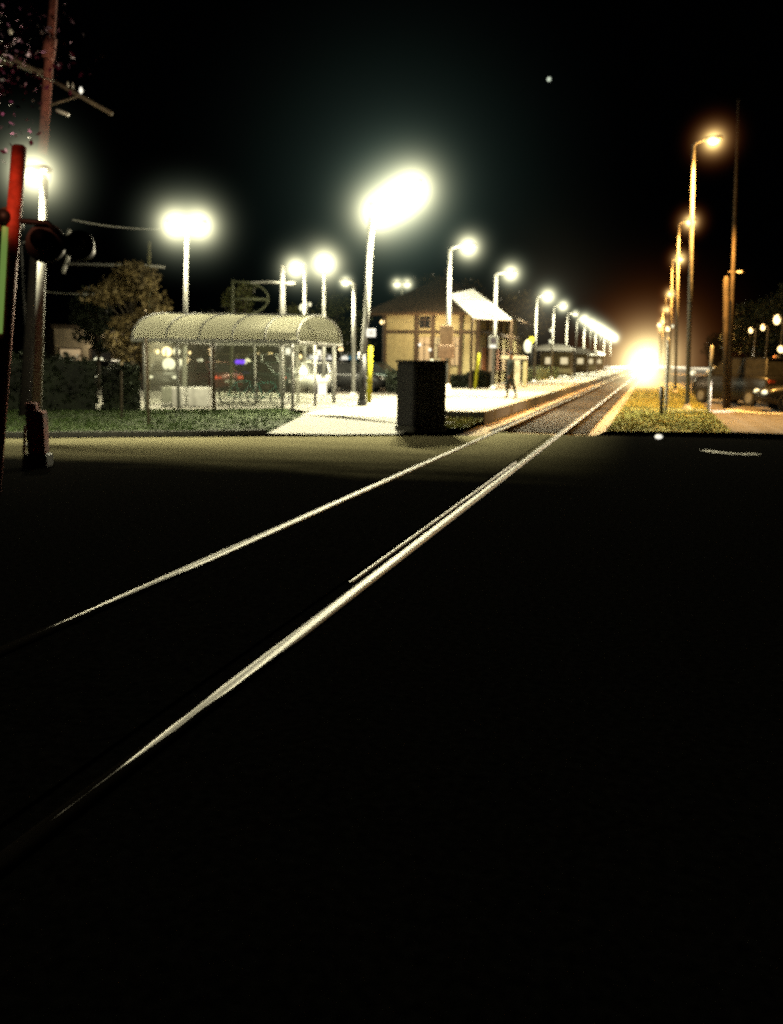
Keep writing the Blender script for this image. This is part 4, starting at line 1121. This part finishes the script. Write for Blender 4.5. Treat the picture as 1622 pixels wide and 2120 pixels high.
def car(loc, rz, m, label, kind='sedan', head=E_CREAM, tail=E_RED, lit_head=True, lit_tail=False, name='parked_car'):
    r = empty(name, loc, label, 'car', 'cars in the car park' if name == 'parked_car' else 'vehicles on the side road', rz)
    tall = 0.25 if kind != 'sedan' else 0.0
    def sec(x, wd, z0, z1):
        w_ = wd / 2; return [(x, -w_ * 0.94, z0), (x, w_ * 0.94, z0), (x, w_, z0 + 0.2), (x, w_ * 0.98, z1 - 0.12), (x, w_ * 0.88, z1), (x, -w_ * 0.88, z1), (x, -w_ * 0.98, z1 - 0.12), (x, -w_, z0 + 0.2)]
    b = MB(); loft(b, [sec(-2.25, 1.5, 0.35, 0.80 + tall), sec(-2.12, 1.7, 0.24, 0.92 + tall), sec(-1.0, 1.78, 0.2, 0.96 + tall), sec(0.8, 1.78, 0.2, 0.95 + tall), sec(1.8, 1.72, 0.24, 0.82 + tall), sec(2.2, 1.5, 0.35, 0.66 + tall)])
    body = b.build('body', m, r, True)
    b = MB(); zb = 0.94 + tall; zt = 1.42 + tall * 1.6
    x0b, x0t, x1t, x1b = (-1.75, -1.1, 0.35, 1.1) if kind == 'sedan' else (-2.1, -1.9, 0.45, 1.1)
    lo = [(x0b, -.76, zb), (x1b, -.76, zb), (x1b, .76, zb), (x0b, .76, zb)]; hi = [(x0t, -.60, zt), (x1t, -.60, zt), (x1t, .60, zt), (x0t, .60, zt)]
    loft(b, [lo, hi]); b.build('cabin_glass', glass_dark, r)
    b = MB(); b.box(((x0t + x1t) / 2, 0, zt + 0.02), (x1t - x0t + 0.1, 1.24, 0.06), 0, 0.02)
    for s in (-1, 1):
        for (xa, xb) in ((x0b, x0t), (x1b, x1t), ((x0b + x1b) / 2, (x0t + x1t) / 2)): b.tube([(xa, s * .77, zb), (xb, s * .61, zt)], 0.035, 5)
    b.build('roof', m, r)
    for x in (-1.4, 1.4):
        for s in (-1, 1):
            wh = MB().tube([(x, s * 0.72, 0.32), (x, s * 0.9, 0.32)], 0.32, 18).build('wheel', rubber, r)
            MB().tube([(x, s * 0.895, 0.32), (x, s * 0.915, 0.32)], 0.19, 14).build('rim', chrome, wh)
    for s in (-1, 1):
        MB().ball((2.12, s * 0.6, 0.66 + tall * .7), (0.10, 0.17, 0.09)).build('headlight', head if lit_head else chrome, r, True)
        MB().box((-2.22, s * 0.6, 0.72 + tall), (0.06, 0.30, 0.13), 0, 0.01).build('tail_light', tail if lit_tail else red_m, r)
    MB().box((-2.26, 0, 0.55), (0.02, 0.5, 0.12)).build('number_plate', white_metal, r)
    return r
CM = [mat('silver car paint', (0.35, 0.36, 0.35), 0.3, 0.4, var=0.05), mat('dark green car paint', (0.03, 0.05, 0.045), 0.3, 0.3, var=0.05), mat('tan car paint', (0.28, 0.24, 0.17), 0.35, 0.3, var=0.05),
      mat('maroon car paint', (0.10, 0.02, 0.015), 0.35, 0.3, var=0.05), mat('white car paint', (0.6, 0.6, 0.56), 0.3, 0, var=0.05), mat('black car paint', (0.012, 0.012, 0.013), 0.3, 0.2, var=0.05)]
spots = [(352, 46, 0, 'sedan', -1.2, 'silver sedan with lit headlights seen under the left of the shelter roof', True, False),
         (425, 44, 3, 'sedan', 2.6, 'maroon sedan with glowing red tail lights behind the white benches', False, True),
         (478, 50, 2, 'suv', -1.5, 'tan tall car with lit headlights right of the brown shelter post', True, False),
         (530, 45, 1, 'sedan', 2.9, 'dark green sedan behind the bicycles', False, True),
         (580, 47, 0, 'suv', -0.5, 'grey tall car beneath the white box sign', False, False),
         (655, 44, 4, 'sedan', -1.3, 'white sedan with lit headlights right of the shelter', True, False),
         (715, 46, 5, 'sedan', 0.1, 'black low sedan left of the yellow marker post', False, False),
         (775, 48, 1, 'sedan', -0.2, 'dark sedan just right of the floodlight mast', False, False),
         (215, 48, 4, 'sedan', -1.4, 'pale car with lit headlights above the dark hedge', True, False)]
for (px, D, ci, kd, rz, lb, lh, lt) in spots:
    car(foot(px, D), rz, CM[ci], lb, kd, lit_head=lh, lit_tail=lt)
# police style blue light on a roof
o = MB().box((0, 0, 0.14), (0.6, 0.3, 0.2), 0, 0.05).build('beacon', E_BLUE); o.location = dp(500, 751, 44.5) - V((0, 0, .1)); tag(o, 'violet blue light glowing among the parked cars', 'beacon light')
root = o
o = MB().ball((0, 0, 0), (0.2, 0.15, 0.2)).build('warning_light', E_CREAM); o.location = dp(513, 751, 44.4); tag(o, 'small white light right beside the violet blue light', 'light')

# scattered point lights among cars: pole lights
def far_light(px, py, depth, rr_, m, label, name='distant_lamp', stem=True, group='small distant lamps', ex=1.0):
    p0 = foot(px, depth); h_ = (dp(px, py, depth) - p0).z
    r = empty(name, p0, label, 'lamp', group)
    MB().tube([(0, 0, 0), (0, 0, h_)], 0.045, 6).build('pole', dark_metal, r)
    c = dp(px, py, depth) - p0
    MB().tube([(0, 0, h_), c + V((0, 0, rr_))], 0.04, 6).build('arm', dark_metal, r)
    MB().ball(c, (rr_ , rr_, rr_ * ex)).build('lens', m, r, True)
    return r
fl = [(205, 750, 50, .30, E_CREAM, 'round white light above the left hedge'), (262, 768, 44, .18, E_CREAM, 'small white light between the hedge and the shelter'),
      (247, 753, 52, .16, E_WARM, 'pale light left of the first shelter post'), (297, 729, 52, .13, E_CREAM, 'tiny light beside the left shelter post top'),
      (325, 728, 52, .13, E_WARM, 'tiny warm light just inside the shelter left end'), (346, 728, 52, .28, E_WARM, 'warm light under the shelter roof, left of its middle'), (366, 728, 52, .22, E_CREAM, 'white light under the shelter roof near the second post'),
      (350, 754, 45, .32, E_CREAM, 'large white light low under the shelter roof'), (372, 750, 45, .18, E_CREAM, 'white light beside the large low one under the shelter'),
      (405, 762, 46, .28, E_CREAM, 'oval white light left of the brown shelter post'), (428, 774, 44, .2, E_CREAM, 'low white light beside the brown shelter post'), (435, 729, 55, .14, E_WARM, 'thin warm light above the maroon sedan'),
      (532, 731, 55, .15, E_WARM, 'thin warm light above the bicycles'), (620, 738, 50, .14, E_WARM, 'warm light beside the white box sign'), (305, 638, 48, .16, E_WARM, 'small lamp in front of the brownish tree'), (232, 677, 46, .1, E_WARM, 'tiny lamp under the brownish tree'),
      (628, 637, 50, .22, E_CREAM, 'small round lamp just above the shelter roof right end'), (640, 630, 52, .14, E_CREAM, 'tiny lamp beside the small round lamp above the shelter'),
      (792, 667, 50, .12, E_WARM, 'tiny warm lamp at the station house eave'), (72, 717, 40, .28, E_DIM2, 'dim light low behind the crossing signal'), (706, 723, 52, .12, E_WARM, 'tiny lamp right of the shelter corner'),
      (62, 508, 34, .13, E_CREAM, 'tiny white lamp beside the crossing signal heads'),
      (646, 773, 50, .2, E_CREAM, 'white light low behind the right shelter posts'),
      (1435, 772, 60, .16, E_CREAM, 'white light beside the base of the amber lamp row'), (1467, 771, 62, .10, E_WARM, 'tiny light at the thin slanting post'),
      (1555, 684, 50, .10, E_WARM, 'distant warm lamp, leftmost of three over the side road'), (1580, 678, 49, .11, E_WARM, 'distant warm lamp, middle of three over the side road'), (1609, 662, 48, .17, E_WARM, 'distant bright lamp, rightmost of three over the side road'),
      (1618, 723, 45, .17, E_WARM, 'bright lamp cut by the right edge'), (1598, 768, 46, .20, E_WARM, 'small warm lamp low at the right'), (1606, 742, 46, .16, mat('orange lens', (0.5, 0.2, .1)), 'dull orange lamp low at the right edge'),
      (1366, 673, 120, .30, E_WARM, 'small warm lamp at the left foot of the amber lamp row'), (1383, 681, 110, .30, E_WARM, 'small warm lamp just right of the amber row foot'), (1391, 675, 112, .26, E_CREAM, 'small pale lamp right of the dark post')]
WD = ['left', 'right']
for k, (px, py, c_, lb) in enumerate(((318, 757, 0, 'small light between the first shelter post and the large low light'), (386, 745, 1, 'warm light high between two shelter posts left of the brown post'), (415, 748, 0, 'pale light just above the oval white light'),
        (452, 752, 1, 'warm light above the rear of the maroon sedan'), (470, 790, 0, 'low pale light over the first bicycle'), (548, 765, 1, 'warm light over the bicycle wheels'), (575, 748, 0, 'pale light left of the white box sign'), (560, 735, 1, 'dim warm light high over the bicycles'),
        (392, 730, 1, 'small warm light under the eave near the brown post'), (640, 752, 0, 'pale light between the right shelter posts'), (325, 775, 1, 'low warm light at the left shelter end'), (690, 775, 0, 'low pale light at the rear right shelter post'))):
    fl.append((px, py, 47 + (k * 5) % 7, 0.10 + 0.03 * ((k * 7) % 4), E_CREAM if c_ == 0 else E_WARM, lb))
for (px, py, D, rr_, m_, lb) in fl:
    far_light(px, py, D, rr_, m_, lb, ex=1.5 if 'thin' in lb or 'distant' in lb else 1.0)

# ------------------------------------------------------------------ right side
TY0 = 420.0
D = 31
base = foot(1508, D + 2); T = dp(1530, 205, D + 2) - base
r = empty('utility_pole', base, 'tall thin timber utility pole at the right beyond the amber lamps', 'utility pole')
MB().tube([(0, 0, 0), T], [0.085, 0.05], 12).build('pole', dark_wood, r, True)
MB().tube([dp(1508, 563, D + 2) - base, dp(1540, 563, D + 2) - base], 0.03, 6).build('bracket', wood_b, r, True)
MB().box(dp(1531, 563, D + 2) - base, (0.16, 0.12, 0.07)).build('junction', por, r)
b0 = foot(1502, D + 1.5)
post(b0, dp(1504, 572, D + 1.5), 0.10, dark_wood, 'stub_pole', 'shorter thick stub pole against the tall right utility pole', 'post')
p0 = gp(1379, 856); post(p0, dp(1384, 700, dep(p0)), 0.05, white_metal, 'signal_post', 'slim pale post in the grass right of the train headlight', 'post')
p0 = gp(1467, 852); post(p0, dp(1475, 715, dep(p0)), 0.05, white_metal, 'sign_post', 'thin slanting pale post at the corner of the side road', 'post')
p0 = gp(1370, 862); post(p0, dp(1370, 800, dep(p0)), 0.06, dark_metal, 'short_post', 'short dark post in the grass beside the track', 'post')
o = MB().ball((0, 0, 0.05), (0.08, 0.08, 0.05)).build('glowing_stud', E_SIGN); o.location = gp(1364, 909); tag(o, 'small glowing stud on the ground beyond the rails', 'reflector')  # bright dot comes from its own glow, not reflected light

hz_px(V(((RL + RR) / 2, TY0, 2.5)), 44, 'amber added bloom around the headlight of the train', cols=((1.0, 0.84, 0.38), (1.0, 0.26, 0.05)), k=7.0, gain=1.0, p=2.35)
bloom(V((-0.55, 62, 1.05)), 1.25, 'amber stand-in for headlight haze reaching ahead of the train along the track', cols=((1.0, 0.85, 0.42), (1.0, 0.42, 0.10)), k=4.6, p=2.2, gain=0.13, sc3=(1, 7, 1), rot=(0, 0, 0.006))  # glow ellipsoid near the line of sight imitates headlight bloom over the track
# dark pickup with tail, a second car with headlights
def pickup(loc, rz, label):
    r = car(loc, rz, CM[5], label, 'suv', lit_head=False, lit_tail=False, name='pickup_truck')
    return r
pickup(foot(1535, 36), 2.2, 'black tall vehicle parked beside the side road')
car(foot(1600, 44), -1.9, CM[5], 'black car with lit headlights approaching at the right edge', 'sedan', lit_head=True, name='approaching_car')
car(foot(1497, 52), -1.5, CM[0], 'grey car behind the thin slanting post', 'sedan', lit_head=False, name='approaching_car')
# orange board sign
D = 45
p0 = foot(1560, D); c = dp(1562, 786, D) - p0
root = empty('barrier_board', p0, 'orange barrier board above the black vehicle at the right', 'barrier')
MB().box(c, (0.95, 0.05, 0.28), 0, 0.01).build('board', mat('orange board', (0.6, 0.22, 0.06), 0.6), root)
MB().box(c + V((0.75, 0.02, 0.22)), (0.45, 0.05, 0.3), 0, 0.01).build('upper_board', MATS['orange board'], root)
for s in (-0.4, 0.4): MB().tube([(c.x + s, c.y, 0), (c.x + s, c.y, c.z)], 0.03, 6).build('leg', dark_metal, root)
# car headlights washing the line
p = dp(1640, 830, 30)
cc = foot(1705, 31)
cr_ = car(cc, radians(186), CM[5], 'black car with a lit headlight cut by the right edge of the picture', 'sedan', lit_head=True, name='approaching_car')
lamp('headlight_beam', 'SPOT', (2.4, 0.55, 0.7), 3000, (1, 0.8, 0.6), 0.08, cr_, V((1, 0.30, -0.30)), 58, 0.8)

# small distant bright speck
o = MB().ball((0, 0, 0), 1.9).build('bright_speck', emit('speck glow', (0.8, 0.9, 0.7), 0.8), None, True); o.location = dp(1137, 164, 800); tag(o, 'single bright speck high in the night sky', 'speck')  # glowing ball placed far off as a bright point

# ------------------------------------------------------------------ train
TY = TY0 + 1.3
root = empty('train', ((RL + RR) / 2, TY, 0), 'approaching train whose headlight glares down the track', 'train')
st = mat('train silver', (0.3, 0.3, 0.3), 0.4, 0.5)
MB().box((0, 10, 2.5), (3.0, 20, 3.0), 0, 0.12).build('body', st, root)
MB().box((0, -0.6, 1.8), (2.8, 1.4, 1.7), 0, 0.15).build('nose', dark_metal, root)
for s in (-1, 1):
    MB().box((s * 0.75, -0.03, 3.2), (1.0, 0.08, 0.7), 0, 0.02).build('windscreen', glass_dark, root)
    MB().ball((s * 0.28, -1.35, 2.4), (0.24, 0.12, 0.24)).build('headlight', emit('train headlight', (1, 0.93, 0.72), 30), root, True)
    MB().ball((s * 1.1, -1.34, 1.4), (0.15, 0.1, 0.15)).build('ditch_light', MATS['train headlight'], root, True)
MB().box((0, -1.0, 0.75), (2.8, 0.9, 0.3), 0, 0.05).build('pilot', dark_metal, root)
for yy in (2, 4.5, 15, 17.5):
    for s in (-1, 1): MB().tube([(s * 0.65, yy, 0.5), (s * 0.8, yy, 0.5)], 0.45, 18).build('wheel', dark_metal, root)
lamp('headlight_bulb', 'SPOT', (0, -2.0, 2.4), 5200000, (1.0, 0.88, 0.60), 0.35, root, V((2.7, -422, -4.0)), 40, 0.9)
